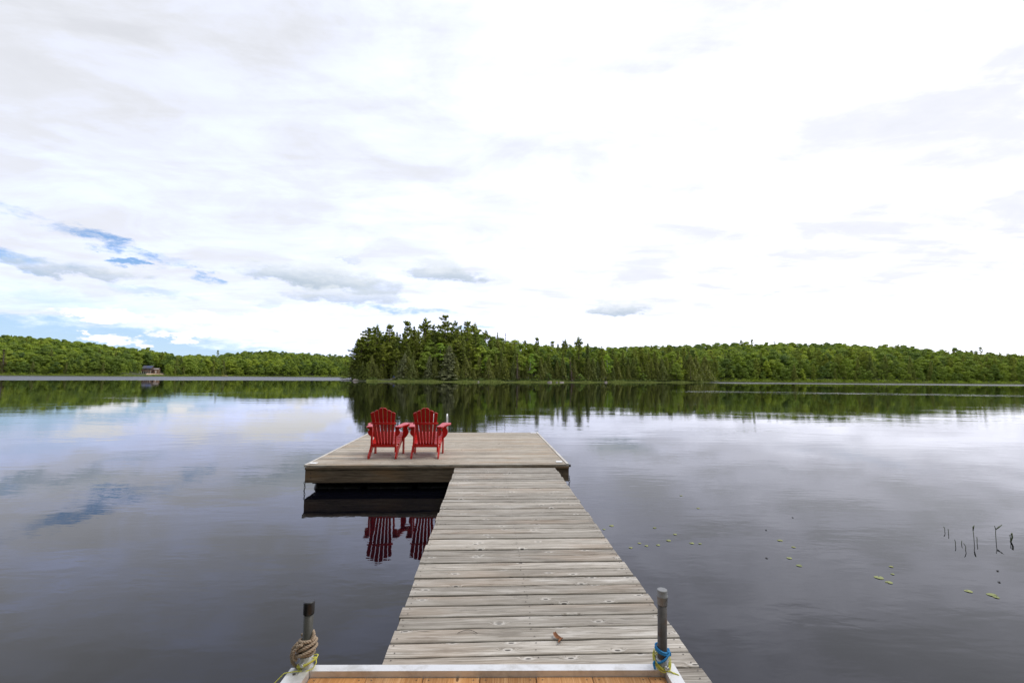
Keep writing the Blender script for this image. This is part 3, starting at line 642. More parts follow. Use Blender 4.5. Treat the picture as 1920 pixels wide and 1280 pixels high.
# the rest of the woods: beyond counting, one object
def forest(name, label, x0, x1, extra=0.0, gap=6.8, pre=None):
    pts = []; var = []; scl = []; rot = []
    srcs = [v[1] for v in LIB['broad']] + [LIB['spruce'][0][1], LIB['pine'][0][1], LIB['pine'][2][1]]
    bh = [14] * 5 + [15, 20, 20]
    Y = 262.0 if pre is None else 9999.0
    for (a_, b_, c_) in (pre or []):
        v = random.randrange(8); pts.append((a_, b_, c_)); var.append(v); scl.append(random.uniform(13, 17) / bh[v]); rot.append(random.uniform(0, 6.28))
    while Y < 740:
        xa, xb = t_of(x0) * Y, t_of(x1) * Y; X = xa
        while X < xb:
            jx = X + random.uniform(-2.5, 2.5); jy = Y + random.uniform(-2.5, 2.5); x = float(px_of(jx, jy)); S = float(ip(x, S_M)); R = float(ip(x, R_M))
            if jy > S + (20 if not (extra and x > 425) else 2.0) and jy < R + 26:
                if not (243 < x < 316 and jy < S + 40):
                    z = float(terrain(np.array(jx), np.array(jy)))
                    dark = 0.06 + 0.10 * (math.sin(jx * 0.03) * math.sin(jy * 0.025 + 1) > 0.45)
                    if x > 1760: dark = 0.5
                    v = random.randrange(5) if random.random() > dark else 5 + random.randrange(3)
                    hh = random.choice([random.uniform(9, 13), random.uniform(12, 16), random.uniform(14.5, 17.5)]) * (0.7 if jy < S + 12 else 1)
                    pts.append((jx, jy, z - 0.3)); var.append(v); scl.append(hh / bh[v]); rot.append(random.uniform(0, 6.28))
            X += gap * (1.0 if Y < 460 else 1.2)
        Y += gap * 0.95 * (1.0 if Y < 460 else 1.25)
    me = bpy.data.meshes.new(name); me.from_pydata(pts, [], [])
    for nm_, dat, ty in (('variant', var, 'INT'), ('size', scl, 'FLOAT'), ('turn', rot, 'FLOAT')):
        a = me.attributes.new(nm_, ty, 'POINT'); a.data.foreach_set('value', dat)
    o = bpy.data.objects.new(name, me); COL.objects.link(o)
    ng = bpy.data.node_groups.new(name + '_nodes', 'GeometryNodeTree'); N = NB(ng)
    ng.interface.new_socket('Geometry', in_out='INPUT', socket_type='NodeSocketGeometry'); ng.interface.new_socket('Geometry', in_out='OUTPUT', socket_type='NodeSocketGeometry')
    gi = N.new('NodeGroupInput'); go = N.new('NodeGroupOutput'); jn = N.new('GeometryNodeJoinGeometry')
    def attr(nm_, ty):
        q = N.new('GeometryNodeInputNamedAttribute', data_type=ty); q.inputs[0].default_value = nm_; return q.outputs[0]
    va = attr('variant', 'INT'); sa = attr('size', 'FLOAT'); ra = attr('turn', 'FLOAT')
    rv = N.comb(0.0, 0.0, ra)
    first = {}
    for ob in bpy.data.objects:
        if ob.type == 'MESH' and ob.data in srcs and ob.data.name not in first: first[ob.data.name] = ob
    for i, s_ in enumerate(srcs):
        if s_.name not in first: continue
        oi = N.new('GeometryNodeObjectInfo', transform_space='ORIGINAL'); oi.inputs['Object'].default_value = first[s_.name]; oi.inputs['As Instance'].default_value = True
        cmp_ = N.new('FunctionNodeCompare', data_type='INT', operation='EQUAL'); N.l.new(va, cmp_.inputs[2]); cmp_.inputs[3].default_value = i
        ip_ = N.new('GeometryNodeInstanceOnPoints'); N.l.new(gi.outputs[0], ip_.inputs['Points']); N.l.new(cmp_.outputs[0], ip_.inputs['Selection'])
        N.l.new(oi.outputs['Geometry'], ip_.inputs['Instance']); N.l.new(rv, ip_.inputs['Rotation'])
        N.l.new(N.vm('MULTIPLY', N.comb(sa, sa, sa), (1.25, 1.25, 1.0)), ip_.inputs['Scale']); N.l.new(ip_.outputs[0], jn.inputs[0])
    N.l.new(jn.outputs[0], go.inputs[0])
    md = o.modifiers.new('instances', 'NODES'); md.node_group = ng
    print(name, len(pts))
    return tag(o, label, 'forest', None, 'stuff')
forest('left_hill_forest', 'dense leafy woods covering the hills behind the left shore', -420, 660, 1.0)
forest('right_hill_forest', 'dense yellow-green leafy woods covering the hill behind the right shore', 1000, 2350)

# unseen near shore behind the viewpoint, its woods added to darken the chair backs
gx = np.linspace(-60, 60, 25); gy = np.linspace(-60, -5.2, 14)
mb = MB(); mb.add([(float(a), float(b), float(min(3.5, -0.6 + (-5.2 - b) * 0.22 + 0.2 * math.sin(a * .5)))) for b in gy for a in gx], [(j * 25 + i, j * 25 + i + 1, (j + 1) * 25 + i + 1, (j + 1) * 25 + i) for j in range(13) for i in range(24)], 0, True)
tag(mb.build('near_shore', bpy.data.materials['forest_ground']), 'unseen near shore behind the dock, ground for the added woods', None, None, 'structure')
forest('near_shore_shade_forest', 'unseen leafy woods behind the dock, added to shade the chair backs', 0, 0, pre=[(x_ + random.uniform(-2, 2), y_ + random.uniform(-2, 2), max(0.3, -0.6 + (-5.2 - y_) * 0.22)) for x_ in range(-56, 58, 6) for y_ in (-14, -20, -27, -35) if not (abs(x_) < 5 and y_ > -18)])

# shoreline undergrowth and sedge (uncountable)
def sedge(name, label, tab, x0, x1, off, n, hgt, depth, mat):
    x = rng.uniform(x0, x1, n); Y = ip(x, tab) + off + rng.uniform(0, depth, n) + 1.2 * np.sin(x * 0.05); X = t_of(x) * Y
    Z = np.maximum(terrain(X, Y), 0.0)
    a = rng.uniform(0, PI, n); h = hgt * rng.uniform(0.5, 1.2, n) * (0.75 + .35 * np.sin(x * .11)); wdt = 0.10
    dx = np.cos(a) * wdt; dy = np.sin(a) * wdt; lx = rng.normal(0, .15, n) * h; ly = rng.normal(0, .15, n) * h
    P = np.stack([np.stack([X - dx, Y - dy, Z - .05], 1), np.stack([X + dx, Y + dy, Z - .05], 1), np.stack([X + lx + dx * .2, Y + ly, Z + h], 1), np.stack([X + lx - dx * .2, Y + ly, Z + h], 1)], 1).reshape(-1, 3)
    o = bpy.data.objects.new(name, fast_mesh(name, P, np.arange(n * 4).reshape(n, 4), [mat])); COL.objects.link(o)
    return tag(o, label, 'shore plants', None, 'stuff')
sedge('shore_sedge', 'pale green sedge in a thin strip at the water of the wooded point', S_P, 690, 1330, -3.5, 15000, 0.55, 4.0, L_sedge)
sedge('left_shore_grass', 'green grass strip along the far left shore', S_M, -60, 655, -3.0, 14000, 0.9, 6.0, L_sedge)
sedge('right_shore_grass', 'green grass strip along the right-hand shore', S_M, 1310, 1990, -3.0, 12000, 0.9, 6.0, L_sedge)
def brush(name, label, tab, x0, x1, off, n, mat, r=(0.5, 1.3), dep=3.0):
    C = []; N = []
    for i in range(n):
        x = random.uniform(x0, x1)
        if 244 < x < 314 or 420 < x < 432 or 712 < x < 745: continue
        Y = float(ip(x, tab)) + off + random.uniform(0, dep); X = t_of(x) * Y; z = max(0.1, float(terrain(np.array(X), np.array(Y)))); q = random.uniform(*r)
        v = rng.normal(0, 1, (45, 3)); v /= np.linalg.norm(v, axis=1)[:, None]; v[:, 2] = abs(v[:, 2])
        C.append(np.array([X, Y, z]) + v * q * rng.uniform(.6, 1.1, (45, 1))); N.append(v)
    C = np.concatenate(C); N = np.concatenate(N)
    o = bpy.data.objects.new(name, crown_mesh(name, cards(C, N, rng.uniform(.25, .6, len(C))), mat)); COL.objects.link(o)
    return tag(o, label, 'undergrowth', None, 'stuff')
brush('point_undergrowth', 'low leafy undergrowth under the trees of the wooded point', S_P, 664, 1335, 1.2, 420, L_under, (0.3, 0.9))
brush('left_undergrowth', 'low leafy undergrowth at the foot of the left shore trees', S_M, -60, 655, 0.5, 420, L_broad, (0.8, 2.0), 5)
brush('right_undergrowth', 'low leafy undergrowth at the foot of the right shore trees', S_M, 1330, 1990, 0.5, 380, L_broad, (0.8, 2.0), 5)

# ------------------------------------------------------------------ rocks, ramp, raft, cottage
def rock(x, y, sx_, sy_, sz_, label, group):
    p = ground(x, y); mb = MB(); n1, n2 = 8, 6; vs = []
    for j in range(n2 + 1):
        ph = PI * j / n2
        for i in range(n1):
            th = 2 * PI * i / n1; k = 1 + random.uniform(-0.18, 0.18)
            vs.append((sx_ * k * math.sin(ph) * math.cos(th), sy_ * k * math.sin(ph) * math.sin(th), sz_ * k * math.cos(ph)))
    mb.add(vs, [(j * n1 + i, j * n1 + (i + 1) % n1, (j + 1) * n1 + (i + 1) % n1, (j + 1) * n1 + i) for j in range(n2) for i in range(n1)])
    tag(mb.build('shore_rock', M_rock, None, (p.x, p.y, 0.05)), label, 'rock', group)
for a in [(668, 714.0, 1.3, 0.8, 0.75, 'low pinkish rock at the tip of the point, left one'), (676, 714.0, 1.1, 0.8, 0.6, 'low pinkish rock at the tip of the point, right one'),
          (691, 714.3, 0.3, 0.3, 0.3, 'tiny dark rock in the water between the tip rocks and the ramp'),
          (1031, 716.8, 0.9, 0.6, 0.4, 'pale rock at the water below the lone pine, leftmost of three'), (1044, 716.8, 0.5, 0.4, 0.3, 'pale rock at the water below the lone pine, middle of three'),
          (1053, 716.8, 1.0, 0.6, 0.28, 'flat whitish rock at the water below the lone pine, rightmost of three'), (1136, 716.9, 0.8, 0.5, 0.35, 'small pale rock on the shore right of the lone pine'),
          (897, 716.2, 0.5, 0.4, 0.35, 'small dark-topped rock in the sedge right of the pines')]: rock(*a, 'rocks along the shore of the point')
# wooden ramp leaning on the bank
p0 = ground(723, 714.6); r = empty('wooden_ramp', (p0.x, p0.y + 1.5, 0.0), 0.1, 'weathered wooden ramp sloping up the bank of the wooded point', 'ramp')
mb = MB()
for i in range(9):
    q = i / 9; mb.prism([(q * 4.4, -.9, .35 + q * 1.5), (q * 4.4 + .46, -.9, .35 + q * 1.5 + .157), (q * 4.4 + .46, -.9, .43 + q * 1.5 + .157), (q * 4.4, -.9, .43 + q * 1.5)], (0, 1.8, 0))
mb.build('deck', M_walk, r)
for yy in (-0.85, 0.80):
    mb = MB(); mb.prism([(0, yy, .10), (4.5, yy, 1.62), (4.5, yy, 1.84), (0, yy, .32)], (0, .06, 0)); mb.build('side_beam', M_walk, r)
for xx in (0.15, 1.5):
    mb = MB(); mb.tube([(xx, -.8, -.6), (xx, -.8, .5 + xx * .33)], .07, 6); mb.build('support_post', M_bark, r)
# blue tub chair-sized bundle lying on it
mb = MB(); mb.lathe([(0.22, 0), (0.34, 0.12), (0.33, 0.32), (0.2, 0.42), (0.05, 0.45)], (0, 0, 0), 12)
tag(mb.build('blue_bundle', plain('blue_canvas', (0.05, 0.09, 0.28), 0.6), None, (p0.x + 2.6, p0.y + 1.1, 1.36)), 'small blue bundle lying on the wooden ramp', 'bundle')
# raft at the tip
p0 = ground(649, 712.6); r = empty('swim_raft', (p0.x, p0.y, 0), 0.1, 'low whitish raft floating just off the tip of the point', 'raft')
mb = MB(); [mb.box(-1.9 + i * .19, -1.9 + i * .19 + .175, -1.2, 1.2, .42, .46) for i in range(20)]; mb.build('deck', M_trimw, r)
mb = MB(); mb.box(-1.85, 1.85, -1.15, 1.15, .24, .419); mb.build('frame', M_trimw, r)
for yy in (-.8, .8): mb = MB(); mb.tube([(-1.7, yy, .06), (1.7, yy, .06)], .24, 12); mb.build('float', M_galv, r)
# cottage on the left shore
M_wall = plain('dark_brown_siding', (0.10, 0.07, 0.055), 0.7, 0, .2, 2); M_roofb = plain('dark_metal_roof', (0.07, 0.075, 0.10), 0.4, .2, .15, 1)
M_glass = plain('window_glass', (0.03, 0.04, 0.06), 0.1, 0, .2, 1); M_porch = plain('white_porch_paint', (0.75, 0.72, 0.68), 0.6); M_deckw = plain('reddish_deck_wood', (0.38, 0.22, 0.14), 0.7)
M_panel = plain('solar_panel', (0.04, 0.055, 0.14), 0.15, .1, .1, 1)
Yc = float(ip(272, S_M)) + 22; pc = at_depth(270, 690, Yc); zc0 = float(terrain(np.array(pc.x), np.array(pc.y)))
h = empty('lakeside_cottage', (pc.x, pc.y + 3, 2.7), 0.25, 'dark cottage with blue roof and white-posted porch in the left shore trees', 'cottage')
mb = MB(); mb.box(-4.5, 4.0, 0, 6.5, -1.5, 4.6); mb.add([(-4.5, 0, 4.6), (4, 0, 4.6), (4, 6.5, 4.6), (-4.5, 6.5, 4.6), (-4.5, 3.25, 7.0), (4, 3.25, 7.0)], [(0, 3, 4), (1, 5, 2)]); mb.build('wall', M_wall, h)
mb = MB(); mb.prism([(-4.9, -.5, 4.35), (-4.9, 3.25, 7.15), (-4.9, 7, 4.35), (-4.9, 7, 4.53), (-4.9, 3.25, 7.35), (-4.9, -.5, 4.53)], (9.3, 0, 0)); rf = mb.build('roof', M_roofb, h)
mb = MB(); mb.prism([(-1.2, 0.25, 5.12), (-1.2, 2.9, 7.12), (-1.2, 2.9, 7.18), (-1.2, .25, 5.18)], (4.8, 0, 0)); mb.build('solar_panel', M_panel, rf)
mb = MB(); mb.box(-5.2, 4.6, -3.4, -0.004, 1.55, 1.8); mb.build('porch_floor', M_deckw, h)
mb = MB(); mb.box(-5.2, 4.6, -3.42, -3.34, 2.65, 2.75); [mb.box(-5.2 + i * .7, -5.14 + i * .7, -3.4, -3.34, 1.8, 2.65) for i in range(15)]; mb.build('railing', M_deckw, h)
h.scale = (.72, .8, .75)
for i in range(6): mb = MB(); mb.box(-5.1 + i * 1.9, -4.8 + i * 1.9, -3.3, -3.0, -1.6, 1.55); mb.build('porch_post', M_porch, h)
for xx in (-3.4, -0.8, 1.6):
    mb = MB(); mb.box(xx, xx + 1.5, -.04, -.005, 2.3, 4.1); f_ = mb.build('window', M_porch, h); mb = MB(); mb.box(xx + .1, xx + 1.4, -.06, -.041, 2.4, 4.0); mb.build('pane', M_glass, f_)
ps = at_depth(285, 692, Yc + 3); s_ = empty('garden_shed', (ps.x + .8, ps.y + 3, 3.4), 0.2, 'small brown shed with grey roof beside the cottage', 'shed')
mb = MB(); mb.box(-1.6, 1.6, 0, 2.6, -1.5, 1.8); mb.build('wall', plain('brown_shed_siding', (0.26, 0.17, 0.12), .7), s_)
mb = MB(); mb.prism([(-1.9, -.3, 1.75), (-1.9, 1.3, 2.8), (-1.9, 2.9, 1.75), (-1.9, 2.9, 1.87), (-1.9, 1.3, 2.95), (-1.9, -.3, 1.87)], (3.8, 0, 0)); mb.build('roof', M_rock, s_)
mb = MB(); mb.box(-.4, .4, -.03, -.004, -1.0, .9); mb.build('door', M_porch, s_)
def patch(name, label, x0, x1, y0, y1, mat, tab=S_M):
    """bare earth laid on the slope"""
    P = []; nx, ny = 14, 8
    for j in range(ny + 1):
        for i in range(nx + 1):
            q = i / nx; k = j / ny; w_ = 1 - 0.35 * abs(2 * q - 1) ** 2; x_ = x0 + (x1 - x0) * q; S = float(ip(x_, tab)); Y = S + y0 + (y1 - y0) * k * w_ + random.uniform(-.4, .4); X = t_of(x_) * Y
            P.append((X, Y, max(0.02, float(terrain(np.array(X), np.array(Y)))) + 0.25))
    mb = MB(); mb.add(P, [(j * (nx + 1) + i, j * (nx + 1) + i + 1, (j + 1) * (nx + 1) + i + 1, (j + 1) * (nx + 1) + i) for j in range(ny) for i in range(nx)], 0, True)
    return tag(mb.build(name, mat), label, None, None, 'structure')
for x_, yt_ in ((256, 680), (263.5, 677), (247, 676)):
    tree_px('broad', x_, yt_, float(ip(x_, S_M)) + 9, 'leafy tree half hiding the left side of the cottage', 'leafy trees in front of the cottage', parts=False, wide=.6)
patch('sandy_bank', 'bare sandy bank below the cottage', 279, 311, 6, 24, M_sand)
patch('small_beach', 'small sandy landing at the middle of the left shore', 419, 431, -2.5, 6, M_sand)
def small_dock(x, y, L, label):
    p = ground(x, y); r = empty('shore_dock', (p.x, p.y, 0), 0.15, label, 'dock', 'small docks on the far left shore')
    mb = MB(); [mb.box(-L / 2 + i * .3, -L / 2 + i * .3 + .28, -1, 1, .45, .5) for i in range(int(L / .3))]; mb.build('deck', M_plat, r)
    for xx in (-L / 2 + .2, 0, L / 2 - .3):
        mb = MB(); mb.tube([(xx, -.95, -.8), (xx, -.95, .9)], .07, 6); mb.build('post', M_bark, r)
small_dock(282, 704.9, 7.5, 'small pale dock at the water below the cottage'); small_dock(441, 705.9, 7, 'small dark dock beside the sandy landing')
def boat(x, y, col, label):
    p = ground(x, y); r = empty('rowing_boat', (p.x, p.y, 0), 0.1, label, 'boat'); mb = MB(); n = 10; vs = []
    for i in range(n + 1):
        q = i / n; wd2 = 0.7 * math.sin(PI * min(1, q * .85 + .12)) ** .6; xx = (q - .5) * 4.2
        for a, zz in ((-1, .55), (-.8, .15), (0, .0), (.8, .15), (1, .55)): vs.append((xx, wd2 * a, zz + .25 * (q - .3) ** 2))
    mb.add(vs, [(i * 5 + k, i * 5 + k + 1, (i + 1) * 5 + k + 1, (i + 1) * 5 + k) for i in range(n) for k in range(4)], 0, True); mb.build('hull', plain('boat_paint', col, .4), r)
    for xx in (-.9, .5): mb = MB(); mb.box(xx, xx + .3, -.6, .6, .38, .42); mb.build('seat', M_walk, r)
boat(272, 704.9, (0.6, 0.6, 0.58), 'small pale rowing boat drawn up beside the cottage dock')

# ------------------------------------------------------------------ planks
def plank(mb, x0, x1, y0, y1, z1, th, mi=0, seg=10, wob=0.0015, b=0.004, cup=0.0):
    """a board along x with eased edges that are not quite straight"""
    pr = lambda ya, yb, zt: [(ya + b, zt - th), (yb - b, zt - th), (yb, zt - th + b), (yb, zt - b), (yb - b, zt), ((ya + yb) / 2, zt + cup), (ya + b, zt), (ya, zt - b), (ya, zt - th + b)]
    vs = []
    for i in range(seg + 1):
        x = x0 + (x1 - x0) * i / seg; a = random.uniform(-wob, wob); c_ = random.uniform(-wob, wob); dz = random.uniform(-wob, wob) * 0.5
        vs += [(x, y, z + dz) for y, z in pr(y0 + a, y1 + c_, z1)]
    n = 9; fs = [tuple(range(n))[::-1], tuple(seg * n + k for k in range(n))]
    for i in range(seg):
        for k in range(n): fs.append((i * n + k, i * n + (k + 1) % n, (i + 1) * n + (k + 1) % n, (i + 1) * n + k))
    mb.add(vs, fs, mi)
def nail(mb, x, y, z, r=0.0045, mi=1):
    mb.add([(x + r * math.cos(k), y + r * math.sin(k), z) for k in np.arange(0, 6.2, 1.047)], [(0, 1, 2, 3, 4, 5)], mi)

# ------------------------------------------------------------------ walkway
# local frame: origin at the platform end, centre line; +y towards the platform
WH = 0.045; wz = 0.40
wk = empty('walkway', (-0.095, 8.16, 0.0), 0.050, 'long weathered grey plank walkway leading out to the platform', 'walkway')
Wd = 1.765; mb = MB(); pitch = 0.1462; y = 0.0; n = 0
while y > -7.9:
    gp = random.uniform(0.014, 0.020); e1 = random.uniform(-.008, .008); e2 = random.uniform(-.012, .012); dz = random.uniform(-.003, .003)
    tilt = 0
    plank(mb, -Wd / 2 + e1, Wd / 2 + e2, y - pitch + gp, y, wz + dz, 0.036, 0, 14, 0.0018, 0.004, random.uniform(-.001, .003))
    for xx in (-Wd / 2 + .035, -0.02, Wd / 2 - .04):
        for yy in (0.032, 0.108): nail(mb, xx + random.uniform(-.012, .012), y - pitch + gp + yy + random.uniform(-.006, .006), wz + dz + 0.0035)
    y -= pitch; n += 1
mb.build('deck', [M_walk, M_nail], wk)
for xx in (-Wd / 2 + .02, Wd / 2 - .06, -0.03):
    mb = MB(); mb.box(xx, xx + .04, -7.85, -0.02, wz - .19, wz - .042); mb.build('side_beam', M_beam, wk)
for yy in (-2.2, -4.6, -7.0):
    for xx in (-Wd / 2 + .10, Wd / 2 - .10): mb = MB(); mb.tube([(xx, yy, -1.2), (xx, yy, wz - .05)], 0.03, 10); mb.build('support_pipe', M_galv, wk)

# ------------------------------------------------------------------ platform
pz = 0.44; PW = 4.62; PD = 4.66
pf = empty('floating_platform', (-1.262, 8.18, 0.0), 0.0635, 'square weathered wooden swim platform floating on black drums', 'platform')
mb = MB(); y = 0.0; n = 0
while y < PD - 0.05:
    gp = random.uniform(0.010, 0.016); y1 = min(PD, y + pitch - gp); dz = random.uniform(-.002, .002)
    plank(mb, -PW / 2 + .02 + random.uniform(-.003, .003), PW / 2 - .05 + random.uniform(-.003, .003), y, y1, pz + dz, 0.034, 0, 16, 0.0012, 0.003)
    for xx in (-PW / 2 + .08, -1.15, 0.0, 1.15, PW / 2 - .11):
        for yy in (0.035, 0.105): nail(mb, xx + random.uniform(-.01, .01), y + yy, pz + dz + 0.003, .004)
    y += pitch
mb.build('deck', [M_plat, M_nail], pf)
zt = pz - .036
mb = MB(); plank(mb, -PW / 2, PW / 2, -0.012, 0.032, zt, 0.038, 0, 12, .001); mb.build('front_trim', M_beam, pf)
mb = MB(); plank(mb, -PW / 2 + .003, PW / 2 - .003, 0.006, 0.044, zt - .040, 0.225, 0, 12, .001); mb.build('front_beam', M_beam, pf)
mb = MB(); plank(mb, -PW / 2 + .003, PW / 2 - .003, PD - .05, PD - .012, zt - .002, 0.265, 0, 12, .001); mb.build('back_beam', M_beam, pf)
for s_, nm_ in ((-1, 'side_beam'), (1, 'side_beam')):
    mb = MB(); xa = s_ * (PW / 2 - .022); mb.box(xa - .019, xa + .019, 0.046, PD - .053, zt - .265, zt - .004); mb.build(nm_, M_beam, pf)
mb = MB(); mb.box(-PW / 2 - .022, -PW / 2 + .016, 0.0, PD, pz - .03, pz + .008); mb.build('edge_trim', M_trimw, pf)
mb = MB(); mb.box(PW / 2 - .044, PW / 2 - .004, 0.0, PD, pz - .03, pz + .012); mb.build('edge_trim', M_trimw, pf)['label'] = 'pale wooden edge strip on the right side'
for xx, yy, sx_ in ((-PW / 2 + .03, .09, .12), (PW / 2 - .20, .15, .11), (PW / 2 - .22, PD - .22, .15), (-PW / 2 + .03, PD - .22, .12)):
    mb = MB(); mb.box(xx, xx + sx_, yy, yy + .12, pz + .004, pz + .014); mb.build('corner_plate', M_white, pf)
for k in range(1, 6):
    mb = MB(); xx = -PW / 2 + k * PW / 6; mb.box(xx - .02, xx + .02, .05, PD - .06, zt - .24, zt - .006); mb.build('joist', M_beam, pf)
def drum(cx_, cy_, L=0.82, r=0.29):
    mb = MB(); prof = []; pts = []; rad = []
    N_ = 26
    for i in range(N_ + 1):
        q = i / N_; rr = r
        if i in (0, N_): rr = r * .9
        if i in (8, 9, 17, 18): rr = r * 1.045
        pts.append((cx_ - L / 2 + q * L, cy_, -0.145)); rad.append(rr)
    mb.tube(pts, rad, 28); mb.build('float_drum', M_black, pf)
for j, yy in enumerate((0.42, 1.35, 2.35, 3.35, 4.2)):
    for i in range(5): drum(-PW / 2 + .50 + i * .905, yy)
mb = MB(); mb.box(-PW / 2 + .09, PW / 2 - .09, .12, PD - .1, .10, .162); mb.build('dark_underside_sheet', M_black, pf)  # closed black sheet added under the deck so the space between drums reads dark
def chain(px_, py_, z0, z1):
    mb = MB(); n = int((z0 - z1) / 0.034); z = z0
    for i in range(n + 1):
        c_ = Vector((px_ + 0.006 * math.sin(i), py_, z)); pts = []
        for k in range(14):
            a = 2 * PI * k / 14; u = math.cos(a) * .011; v = math.sin(a) * .024
            pts.append(c_ + (Vector((u, 0, v)) if i % 2 == 0 else Vector((0, u, v))))
        mb.tube(pts, .0042, 6, closed=True); z -= 0.037
    mb.build('chain', M_chain, pf)
chain(-PW / 2 - .008, .03, zt - .27, -.08); chain(PW / 2 + .014, .06, zt - .20, -.08)
mb = MB(); mb.tube([(PW / 2 + .012, .03, zt - .01), (PW / 2 + .012, .03, zt + .03)], .028, 12); mb.build('corner_bumper', M_rubber, pf)
for i, (bx_, bz_) in enumerate([(PW / 2 - .12, .30), (PW / 2 - .12, .24), (-PW / 2 + .10, .30), (-PW / 2 + .10, .23)]):
    mb = MB(); mb.tube([(bx_, .001, bz_), (bx_, .008, bz_)], .010, 8); mb.build('bolt', M_nail, pf)
# ladder
lad = empty('ladder', (0, 0, 0)); lad.parent = pf
for xx in (-.62, -.155 - .08):
    pts = [(xx, PD - .05, pz + .002), (xx, PD - .05, pz + .42)] + [(xx, PD - .05 + .11 - .11 * math.cos(a), pz + .42 + .075 * math.sin(a)) for a in np.linspace(.3, PI, 8)] + [(xx, PD + .17, pz + .2), (xx, PD + .17, -.9)]
    mb = MB(); mb.tube(pts, .021, 12); mb.build('handrail', M_alu, lad)
for zz in (-.1, -.4, -.7): mb = MB(); mb.tube([(-.62, PD + .17, zz), (-.235, PD + .17, zz)], .018, 8); mb.build('rung', M_alu, lad)

